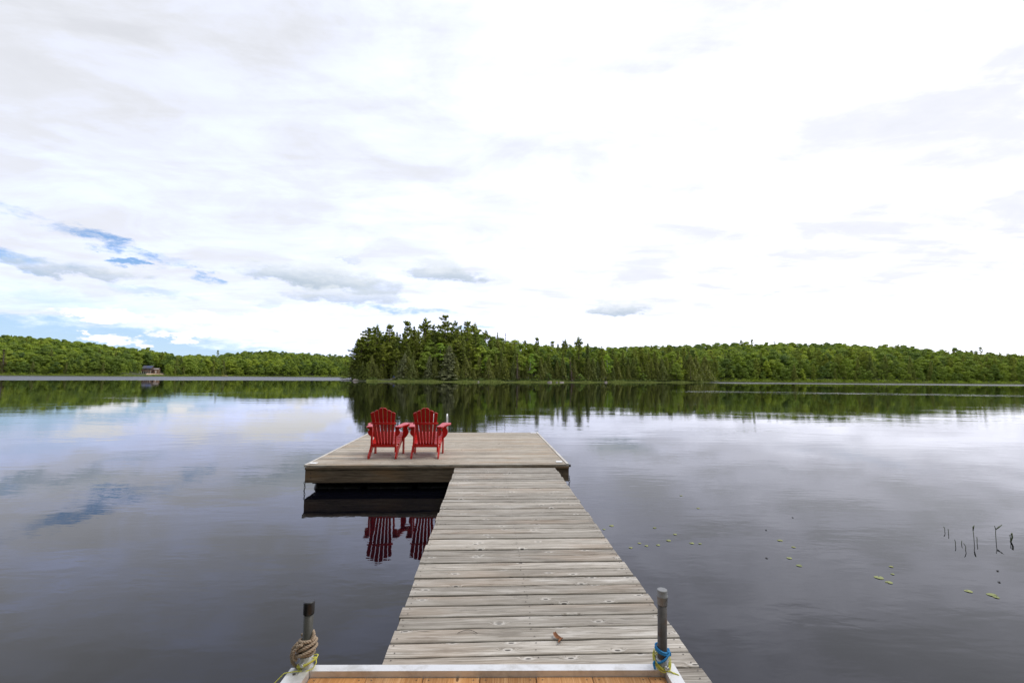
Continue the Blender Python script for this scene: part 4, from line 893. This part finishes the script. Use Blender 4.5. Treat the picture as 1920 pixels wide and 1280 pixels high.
# ------------------------------------------------------------------ adirondack chairs
def chair_parts(r):
    T = 0.022
    xr = 0.252
    prof = [(0.0, 0.0), (0.095, 0.0), (0.30, 0.125), (0.50, 0.205), (0.70, 0.265), (0.80, 0.285), (0.815, 0.375), (0.76, 0.395), (0.66, 0.375), (0.50, 0.315), (0.33, 0.245), (0.20, 0.225), (0.11, 0.155), (-0.01, 0.055)]
    for s in (-1, 1):
        mb = MB(); mb.prism([(s * xr - T / 2, a, b) for a, b in prof], (T, 0, 0)); mb.build('side_rail', M_red, r)
        mb = MB(); x0 = s * (xr + T / 2 + .0015) if s > 0 else s * (xr + T / 2 + .0015) - .028
        mb.prism([(x0, .63, 0), (x0, .72, 0), (x0, .735, .57), (x0, .635, .57)], (.028, 0, 0)); mb.build('front_leg', M_red, r)
        mb = MB(); x0 = s * (xr - T / 2 - .0015) - (.026 if s > 0 else 0)
        mb.prism([(x0, .085, .11), (x0, .15, .15), (x0, .175, .57), (x0, .105, .57)], (.026, 0, 0)); mb.build('rear_upright', M_red, r)
        # armrest: paddle, narrow behind, broad in front
        pl = [(.215, .06), (.300, .055), (.330, .10), (.335, .28), (.365, .44), (.415, .54), (.432, .64), (.430, .76), (.405, .83), (.360, .855), (.285, .85), (.250, .82), (.238, .70), (.236, .50), (.230, .30), (.215, .20)]
        pl = [(s * a, b) for a, b in pl]
        if s < 0: pl = pl[::-1]
        mb = MB(); mb.prism([(a, b, .5715) for a, b in pl], (0, 0, .022)); mb.build('armrest', M_red, r)
        # corbels under the arm
        def corbel(xb, yb, w_, hh, th):
            cv = [(0, 0), (w_ * .95, 0), (w_ * 1.0, -.06 * hh), (w_ * .62, -.16 * hh), (w_ * .52, -.24 * hh), (w_ * .72, -.36 * hh), (w_ * .86, -.52 * hh), (w_ * .80, -.68 * hh), (w_ * .55, -.84 * hh), (w_ * .22, -.96 * hh), (0, -hh)]
            mb = MB(); pts = [(xb + s * a, yb, .57 + b) for a, b in cv]
            if s > 0: pts = pts[::-1]
            mb.prism(pts, (0, th, 0)); mb.build('arm_bracket', M_red, r)
        corbel(s * (xr + T / 2 + .0295), .665, .092, .27, .03)
        corbel(s * (xr - T / 2 - .001) + s * .003, .115, .07, .165, .028)
        mb = MB(); mb.tube([(s * (xr + T / 2 + .0005), .17, .205), (s * (xr + T / 2 + .004), .17, .205)], .010, 8); mb.build('bolt', M_nail, r)
    # seat slats
    mb = MB(); ys = [.245, .335, .425, .515, .605, .695, .775]
    for a in ys:
        zz = np.interp(a, [.20, .33, .50, .66, .76], [.225, .245, .315, .375, .395]); z2 = np.interp(a + .075, [.20, .33, .50, .66, .76], [.225, .245, .315, .375, .395]) if a < .74 else zz - .03
        dz = .0035; mb.prism([(-.268, a, zz + dz), (-.268, a + .078, z2 + dz), (-.268, a + .078, z2 + .020 + dz), (-.268, a, zz + .020 + dz)], (.536, 0, 0))
    mb.build('seat', M_red, r)
    mb = MB(); mb.box(-.239, .239, .150, .172, .195, .245); mb.build('lower_crosspiece', M_red, r)
    # back: six fanned slats with a scalloped top
    def bp(u, x, t):   # u along the back from its foot, t thickness offset
        th = math.radians(19.5); return (x, .222 - math.sin(th) * u + math.cos(th) * t, .185 + math.cos(th) * u + math.sin(th) * t)
    tops = [.728, .768, .812, .812, .768, .728]; mb = MB(); wb, wt = .0385, .068; gap_b, gap_t = .0125, .0145
    for i in range(6):
        k = i - 2.5; cb = k * (wb + gap_b); Lp = tops[i]
        def edge(u, sgn): q = u / .8; return (cb + (k * (wt + gap_t) - cb) * q) + sgn * ((wb + (wt - wb) * q) / 2)
        pts = [(edge(0, -1), 0.0), (edge(0, 1), 0.0)]
        hl = Lp - .045 if i in (3, 4, 5) else Lp - .010; hr = Lp - .010 if i in (3, 4, 5) else Lp - .045
        if i in (2, 3): hl = Lp - (0 if i == 3 else .034); hr = Lp - (.034 if i == 3 else 0)
        elif i < 2: hl = Lp - .030; hr = Lp - .006
        else: hl = Lp - .006; hr = Lp - .030
        for q in np.linspace(0, 1, 9):
            e = 1 - q; x = edge(Lp, -1) * q + edge(Lp, 1) * e
            if i <= 2: hcur = hl + (hr - hl) * (1 - q ** 2.2) if False else hr - (hr - hl) * q ** 2.6
            else: hcur = hl - (hl - hr) * e ** 2.6
            pts.append((x, hcur))
        T2 = .017
        n_ = len(pts); vs = [bp(u, x, 0) for x, u in pts] + [bp(u, x, T2) for x, u in pts]
        mb.add(vs, [tuple(range(n_))[::-1], tuple(range(n_, 2 * n_))] + [(a, (a + 1) % n_, n_ + (a + 1) % n_, n_ + a) for a in range(n_)])
    mb.build('backrest', M_red, r)
    # curved brace behind the back
    u = .50; c_ = bp(u, 0, 0); pts = []
    for q in np.linspace(-1, 1, 13): pts.append((q * .238, c_[1] - .002 - .075 * (1 - q * q) ** 0.7 - .014, c_[2] - .012))
    pts += [(.238, c_[1] - .003, c_[2] - .012), (-.238, c_[1] - .003, c_[2] - .012)]
    mb = MB(); mb.prism(pts, (0, 0, .034)); mb.build('back_brace', M_red, r)
def children_of(o): return [c_ for c_ in bpy.data.objects if c_.parent == o]
c1 = empty('adirondack_chair', (-2.418, 8.66, pz + .004), 0.055, 'red slatted wooden lawn chair on the platform, the one nearer its open left side', 'chair', 'red chairs on the platform'); chair_parts(c1)
c2 = c1.copy(); COL.objects.link(c2); c2.location = (-1.628, 8.71, pz + .004); c2['label'] = 'red slatted wooden lawn chair on the platform, the one beside the metal ladder rail'
for ch in children_of(c1): q = ch.copy(); COL.objects.link(q); q.parent = c2

# ------------------------------------------------------------------ near dock
nz = 0.485
nd = empty('near_dock', (-0.11, 2.53, 0.0), 0.018, 'aluminium-framed dock with orange cedar boards at the bottom of the picture', 'dock')
NL, NR = -1.02, 0.985
mb = MB(); mb.box(-.915, NR - .068, -.052, 0.0, nz - .14, nz, 0); mb.build('frame_rail', M_alu, nd)
mb = MB(); mb.box(NL + .060, NL + .103, -5.0, 0.0, nz - .14, nz + .006); mb.box(NL - .004, NL + .0585, -5.0, -.022, nz - .006, nz - .001); mb.build('frame_rail', M_alu, nd)
mb = MB(); mb.box(NR - .066, NR, -5.0, 0.0, nz - .14, nz + .003); mb.build('frame_rail', M_alu, nd)
mb = MB(); x = NL + .106
while x < NR - .07:
    wdt = min(.288, NR - .0675 - x); y0 = -5.0
    vs0 = MB(); plank(vs0, -5.0, -.055, x, x + wdt, nz - .032, .03, 0, 30, .001, .003)
    mb.add([(b_, a_, c_) for a_, b_, c_ in vs0.v], [f_[::-1] for f_ in vs0.f])
    for yy in (-.075, -.11): nail(mb, x + .03, yy, nz - .0305, .004); nail(mb, x + wdt - .03, yy, nz - .0305, .004)
    x += .288 + .003
mb.build('deck', [M_cedar, M_nail], nd)
for xx in (NL + .02,): 
    mb = MB(); mb.tube([(xx + .015, -.075, nz - .0008), (xx + .015, -.075, nz + .001)], .008, 12); mb.build('bolt_hole', M_nail, nd)

def rope(mb, pts, R, strands=3, turns_per_m=22, seg=6, mi=0):
    """laid rope: strands twisted round the path"""
    P = [Vector(p) for p in pts]
    # resample
    L = [0.0]
    for a, b in zip(P, P[1:]): L.append(L[-1] + (b - a).length)
    n = max(8, int(L[-1] / (R * 0.55))); Q = []; j = 0
    for i in range(n + 1):
        s = L[-1] * i / n
        while j < len(P) - 2 and L[j + 1] < s: j += 1
        q = (s - L[j]) / max(1e-6, L[j + 1] - L[j]); Q.append(P[j].lerp(P[j + 1], q))
    up = None; fr = []
    for i, p in enumerate(Q):
        t = (Q[min(n, i + 1)] - Q[max(0, i - 1)]).normalized()
        if up is None: up = t.orthogonal()
        u = (up - t * up.dot(t)).normalized(); fr.append((u, t.cross(u))); up = u
    for k in range(strands):
        pts2 = []
        for i, p in enumerate(Q):
            a = 2 * PI * (k / strands + turns_per_m * L[-1] * i / n); u, v = fr[i]
            pts2.append(p + (u * math.cos(a) + v * math.sin(a)) * R * 0.5)
        mb.tube(pts2, R * 0.56, seg, mi)
def helix(c, r, z0, z1, turns, a0=0.0, tilt=0.0, n=26, rj=0.0, tdir=0.0):
    pts = []; N_ = int(turns * n)
    for i in range(N_ + 1):
        q = i / N_; a = a0 + 2 * PI * turns * q; rr = r + rj * math.sin(q * 9.0)
        pts.append((c[0] + rr * math.cos(a), c[1] + rr * math.sin(a), z0 + (z1 - z0) * q + tilt * math.cos(a - tdir)))
    return pts
# left post
PL = at_depth(574, 1250, 2.50); PLt = at_depth(578.5, 1124, 2.49); lx, ly = PL.x, 2.50
post = empty('mooring_post', (lx, ly, 0), 0, 'black-capped pipe post with tan rope at the left corner of the near dock', 'post', 'pipe posts at the corners of the near dock')
zt_l = PLt.z - .010; tx_ = PLt.x - lx
mb = MB(); mb.tube([(-.004, 0, -1.0), (0, 0, .4), (tx_, 0, zt_l - .05)], .0245, 24); mb.build('pipe', M_pipe_l, post)
mb = MB(); mb.lathe([(.0272, -.062), (.0278, -.055), (.0278, -.006), (.0262, -.001), (.0225, .001)], (tx_, 0, zt_l), 28); mb.build('cap', M_rubber, post)
mb = MB(); mb.lathe([(.034, nz - .15), (.034, nz + .058), (.031, nz + .060), (.0255, nz + .060)], (0, 0, 0), 28); mb.build('bracket', M_alu, post)
def bolt(parent, c, d, r=0.011):
    d = Vector(d).normalized(); mb = MB(); c = Vector(c); mb.tube([c, c + d * .010], r, 6, smooth=False); mb.tube([c + d * .010, c + d * .026], r * .5, 10); mb.build('bolt', M_bolt, parent)
bolt(post, (-.003, -.033, nz + .030), (0.1, -1, .25), .014)
mb = MB()
rope(mb, helix((lx, ly), .0345, nz + .055, nz + .150, 4.3, 1.0, .006, rj=.002, tdir=-2.0), .0083, 3, 28)
rope(mb, helix((lx - .003, ly), .0475, nz + .070, nz + .130, 2.4, 2.2, .016, rj=.004, tdir=-.3), .0083, 3, 28)
rope(mb, [(lx + .030, ly - .02, nz + .14), (lx + .036, ly - .005, nz + .168), (lx + .024, ly + .012, nz + .172), (lx + .01, ly + .03, nz + .14)], .0083, 3, 28)
rope(mb, [(lx - .034, ly - .03, nz + .135), (lx - .055, ly - .035, nz + .112), (lx - .066, ly - .03, nz + .07), (lx - .064, ly - .02, nz + .03), (lx - .05, ly - .012, nz + .008), (lx - .036, ly + .01, nz + .002)], .0083, 3, 28)
rope(mb, [(lx - .02, ly - .045, nz + .125), (lx - .048, ly - .048, nz + .10), (lx - .052, ly - .04, nz + .06), (lx - .035, ly - .035, nz + .05)], .0085, 3, 26)
tag(mb.build('rope_coil', M_rope), 'thick tan twisted rope wound round the left pipe post', 'rope')
mb = MB()
for k in range(5):
    rope(mb, helix((lx + .002 * k, ly - .001 * k), .0375 + .003 * k, nz + .010 + .004 * k, nz + .014 + .005 * k, 1.02, .6 * k, .018 + .004 * math.sin(k * 2), n=30, tdir=-.4 + .3 * math.sin(k * 1.7)), .0026, 3, 90, 5)
rope(mb, [(lx + .03, ly - .01, nz + .05), (lx + .052, ly - .004, nz + .046), (lx + .060, ly - .02, nz + .03), (lx + .048, ly - .035, nz + .010), (lx + .02, ly - .05, nz + .006)], .0028, 3, 90, 5)
rope(mb, [(lx, ly - .05, nz + .008), (lx - .05, ly - .055, nz + .006), (lx - .085, ly - .06, nz + .002), (lx - .12, ly - .085, nz - .03), (lx - .16, ly - .13, nz - .08), (lx - .24, ly - .22, nz - .2), (lx - .36, ly - .4, nz - .42), (lx - .42, ly - .5, nz - .6)], .0028, 3, 90, 5)
tag(mb.build('yellow_cord', M_yel), 'thin yellow cord looped round the left pipe post, its end trailing into the water', 'cord')
# right post
PR_ = at_depth(1243.5, 1250, 2.50); PRt = at_depth(1245, 1108, 2.49); rx_, ryy = PR_.x, 2.52
post = empty('mooring_post', (rx_, ryy, 0), 0, 'pale-capped rusty pipe post with blue cord at the right corner of the near dock', 'post', 'pipe posts at the corners of the near dock')
zt_r = PRt.z - .004; tx_ = PRt.x - rx_
mb = MB(); mb.tube([(.002, 0, -1.0), (0, 0, .4), (tx_, 0, zt_r - .05)], .0242, 24); mb.build('pipe', M_pipe_r, post)
mb = MB(); mb.lathe([(.0262, -.075), (.0270, -.072), (.0270, -.038), (.0292, -.036), (.0292, -.030), (.0268, -.028), (.0268, -.003), (.0255, 0), (.0215, .001)], (tx_, 0, zt_r), 28); mb.build('cap', M_greycap, post)
mb = MB(); mb.lathe([(.033, nz - .15), (.033, nz + .045), (.030, nz + .047), (.0252, nz + .047)], (0, 0, 0), 28); mb.build('bracket', M_galv, post)
bolt(post, (.008, -.033, nz + .018), (0.35, -1, .25), .013)
mb = MB()
def flatloop(r, z, tilt, td, a0, a1): return [(rx_ + r * math.cos(a), ryy + r * math.sin(a), z + tilt * math.cos(a - td)) for a in np.linspace(a0, a1, 30)]
rope(mb, flatloop(.0305, nz + .094, .012, 2.6, -.4, 5.9), .0058, 4, 60, 6); rope(mb, flatloop(.0315, nz + .082, .010, 2.9, -.2, 6.1), .0058, 4, 60, 6)
rope(mb, flatloop(.037, nz + .060, .028, .2, 2.9, 6.5), .0058, 4, 60, 6)
rope(mb, [(rx_ + .022, ryy - .022, nz + .088), (rx_ + .040, ryy - .012, nz + .078), (rx_ + .042, ryy - .008, nz + .066), (rx_ + .026, ryy - .028, nz + .076)], .006, 4, 60, 6)
rope(mb, [(rx_ - .036, ryy - .006, nz + .036), (rx_ - .050, ryy - .02, nz + .030), (rx_ - .046, ryy - .03, nz + .008)], .006, 4, 60, 6)
tag(mb.build('blue_rope', M_blue), 'bright blue cord wrapped round the right pipe post', 'rope')
mb = MB()
for k in range(6):
    rope(mb, flatloop(.0355 + .002 * k, nz + .028 + .002 * k, .018 + .004 * k, 1.9 + .35 * math.sin(k * 2.1), 0, 6.4), .0024, 3, 90, 5)
rope(mb, [(rx_ + .015, ryy - .045, nz + .008), (rx_ + .04, ryy - .055, nz + .006), (rx_ + .062, ryy - .07, nz + .004), (rx_ + .082, ryy - .09, nz - .03), (rx_ + .090, ryy - .12, nz - .070), (rx_ + .094, ryy - .14, nz - .075)], .003, 3, 90, 5)
rope(mb, [(rx_ + .018, ryy - .043, nz + .010), (rx_ + .035, ryy - .055, nz + .008), (rx_ + .066, ryy - .082, nz - .01), (rx_ + .080, ryy - .11, nz - .060), (rx_ + .076, ryy - .15, nz - .075)], .0026, 3, 90, 5)
tag(mb.build('yellow_cord', M_yel), 'thin yellow cord knotted under the blue cord on the right pipe post', 'cord')

# ------------------------------------------------------------------ small things on deck and water
p = ground(1046, 1198, wz + .004)
mb = MB(); n = 12; vs = []
for i in range(n + 1):
    q = i / n; cx_ = .018 * math.sin(q * 5.5); cy_ = (q - .5) * .10; w_ = .013 * math.sin(PI * min(1, q * .9 + .08)) + .002; cz = .008 + .007 * math.sin(q * 9)
    for k in (-1, 0, 1): vs.append((cx_ + w_ * k, cy_, cz + (.009 if k else 0) + .003 * k))
mb.add(vs, [(i * 3 + k, i * 3 + k + 1, (i + 1) * 3 + k + 1, (i + 1) * 3 + k) for i in range(n) for k in range(2)], 0, True)
mb.add([(a + .001, b, c_ - .0012) for a, b, c_ in vs], [(i * 3 + k, (i + 1) * 3 + k, (i + 1) * 3 + k + 1, i * 3 + k + 1) for i in range(n) for k in range(2)], 0, True)
tag(mb.build('dry_leaf', M_leafdead, None, (p.x, p.y, p.z)), 'curled brown dry leaf lying on the walkway planks', 'leaf')
a = ground(858, 1186, wz + .008); b = ground(895, 1186.5, wz + .008); m3 = ground(878, 1181, wz + .006)
m3 = m3 * 2 - (a + b) * .5; mb = MB(); mb.tube([a * (1 - q) ** 2 + m3 * 2 * q * (1 - q) + b * q * q + Vector((0, 0, .008 * q * (1 - q))) for q in np.linspace(0, 1, 14)], [.0015] * 14, 6)
tag(mb.build('thin_twig', M_twig), 'thin dark bent twig lying across a plank gap of the walkway', 'twig')

def lily(x, y, r, label, group, rot=None):
    r *= 0.4; p = ground(x, y); mb = MB(); n = 18; a0 = random.uniform(0, 6.28) if rot is None else rot; pts = [(0, 0, .004)]
    for i in range(n + 1):
        a = a0 + .22 + (2 * PI - .44) * i / n; q = r * (1 + .05 * math.sin(3 * a)); pts.append((q * math.cos(a), q * .9 * math.sin(a), .0035 + .0015 * math.sin(2 * a)))
    mb.add(pts + [(a_, b_, c_ - .0015) for a_, b_, c_ in pts], [(0, i, i + 1) for i in range(1, n + 1)] + [(n + 2, n + 2 + i + 1, n + 2 + i) for i in range(1, n + 1)] + [(i, n + 2 + i, n + 3 + i, i + 1) for i in range(1, n + 1)])
    o = mb.build('lily_pad', L_lily, None, (p.x, p.y, 0)); tag(o, label, 'lily pad', group)
G1 = 'lily pads in the cluster right of the walkway'; L1 = 'small yellow-green lily pad in the cluster right of the walkway'
for x, y, r_ in [(1182.5, 1026.5, .055), (1199, 1018, .055), (1212, 1023, .055), (1234, 1021.5, .06), (1253.5, 1013, .075), (1297, 1018, .07), (1312.5, 1019, .05), (1227.5, 989.3, .06), (1265.5, 1001.5, .06), (1146.5, 985.3, .08), (1132.5, 992, .05)]: lily(x, y, r_, L1, G1)
G2 = 'lily pads in the short line near the floating twigs'; L2 = 'small lily pad in the short line right of the main cluster, near the floating twigs'
for x, y, r_ in [(1462.5, 1013, .08), (1488, 1025.5, .06), (1480, 1046, .07), (1498.5, 1060, .075)]: lily(x, y, r_, L2, G2)
for x, y, r_, l_ in [(1671, 1062, .055, 'small lily pad furthest out in the group of four under the reeds'), (1673.5, 1076, .045, 'tiny notched lily pad, second from the top in the group of four under the reeds'), (1648, 1082.5, .105, 'long lily pad, left one in the group of four under the reeds'),
                     (1667, 1091.5, .08, 'lily pad nearest the dock in the group of four under the reeds'), (1816, 1108, .08, 'single lily pad left of the overlapping pair near the right edge'), (1860, 1115, .10, 'larger lily pad of the overlapping pair near the right edge'), (1868, 1119.5, .06, 'smaller lily pad of the overlapping pair near the right edge'),
                     (1309, 952.5, .06, 'faint lily pad alone far behind the cluster'), (1277, 929, .06, 'furthest faint lily pad right of the walkway')]: lily(x, y, r_, l_, 'scattered lily pads on the right')
def floater(x, y, label):
    p = ground(x, y); mb = MB(); mb.tube([(-.018, 0, .002), (-.005, .006, .006), (.014, .0, .003)], [.0015, .0035, .0015], 6); mb.tube([(0, 0, .006), (.01, -.025, .003)], [.003, .001], 5)
    tag(mb.build('floating_twig', M_twig, None, (p.x, p.y, 0), random.uniform(0, 3)), label, 'twig', 'floating twigs on the right water')
for x, y, l_ in [(1436, 993.5, 'dark bit of twig floating behind the short line of lily pads'), (1437, 1046, 'dark bit of twig floating left of the short line of lily pads'), (1486, 970, 'faint brown twig floating furthest out on the right'),
                 (1870, 1070, 'dark speck of twig floating right, under the forked reed'), (1873, 1091, 'dark speck of twig floating above the overlapping lily pads')]: floater(x, y, l_)
# emergent reed stems
def reed(x, yb, pts, label, w_=.006):
    """pts: photo offsets (dx, dy up) above the foot"""
    base = ground(x, yb); Y = base.y; P = [Vector((base.x, Y, -.06))] + [at_depth(x + dx, yb - dy, Y) for dx, dy in pts]; P = [P[0], base] + P[1:]
    mb = MB(); mb.tube(P, [w_] * (len(P) - 1) + [.002], 6); return mb, P, Y, base
REEDS = [(1771.5, 996, [[(0, 4), (-1, 7.5)], [(-1, 7.5), (-3, 9)]], 'short hooked reed stem, leftmost of the reeds on the right'),
         (1778.3, 1000, [[(0, 4), (-.8, 9)]], 'short straight reed stem, second from the left'),
         (1791.5, 1022, [[(0, 4), (-.5, 8), (-1.8, 11)]], 'thin bent reed stem in the middle front of the reeds'),
         (1803, 1020, [[(0, 3), (.3, 7)]], 'stubby dark reed stem in the middle front of the reeds'),
         (1810.5, 1031, [[(.3, 6), (-1.5, 10), (-4, 13)]], 'front reed stem bent to a hook'),
         (1826.5, 1014, [[(-.8, 10), (-2, 20)], [(-2, 20), (-1.6, 26), (.2, 30)]], 'tall reed stem with a closed leaf at its tip'),
         (1832, 1018, [[(0, 8), (-.5, 12)]], 'thin straight reed stem just right of the tall one'),
         (1867.5, 1011, [[(-.8, 12), (-.5, 19)], [(-.5, 19), (-3, 26)], [(-.5, 19), (5, 23), (11.5, 28)]], 'tall forked reed stem with two spread leaves'),
         (1895, 1015, [[(-.6, 7), (-1.2, 13), (-2.5, 11)], [(3, 8), (2, 16), (0, 13)]], 'reed stem folded over on itself, rightmost of the reeds')]
for x, yb, segs, lab in REEDS:
    base = ground(x, yb); Y = base.y; mb = MB()
    for i, sg in enumerate(segs):
        P = ([Vector((base.x, Y, -.1)), base] if (i == 0 or (x == 1895)) else []) + [at_depth(x + dx, yb - dy, Y) for dx, dy in sg]
        rr = [.0034] * len(P) if i == 0 else [.005] + [.008] * (len(P) - 2) + [.003]
        mb.tube(P, rr, 6)
    tag(mb.build('reed_stem', M_stem), lab, 'reed', 'reed stems standing in the water on the right')
print('objects', len(bpy.data.objects))
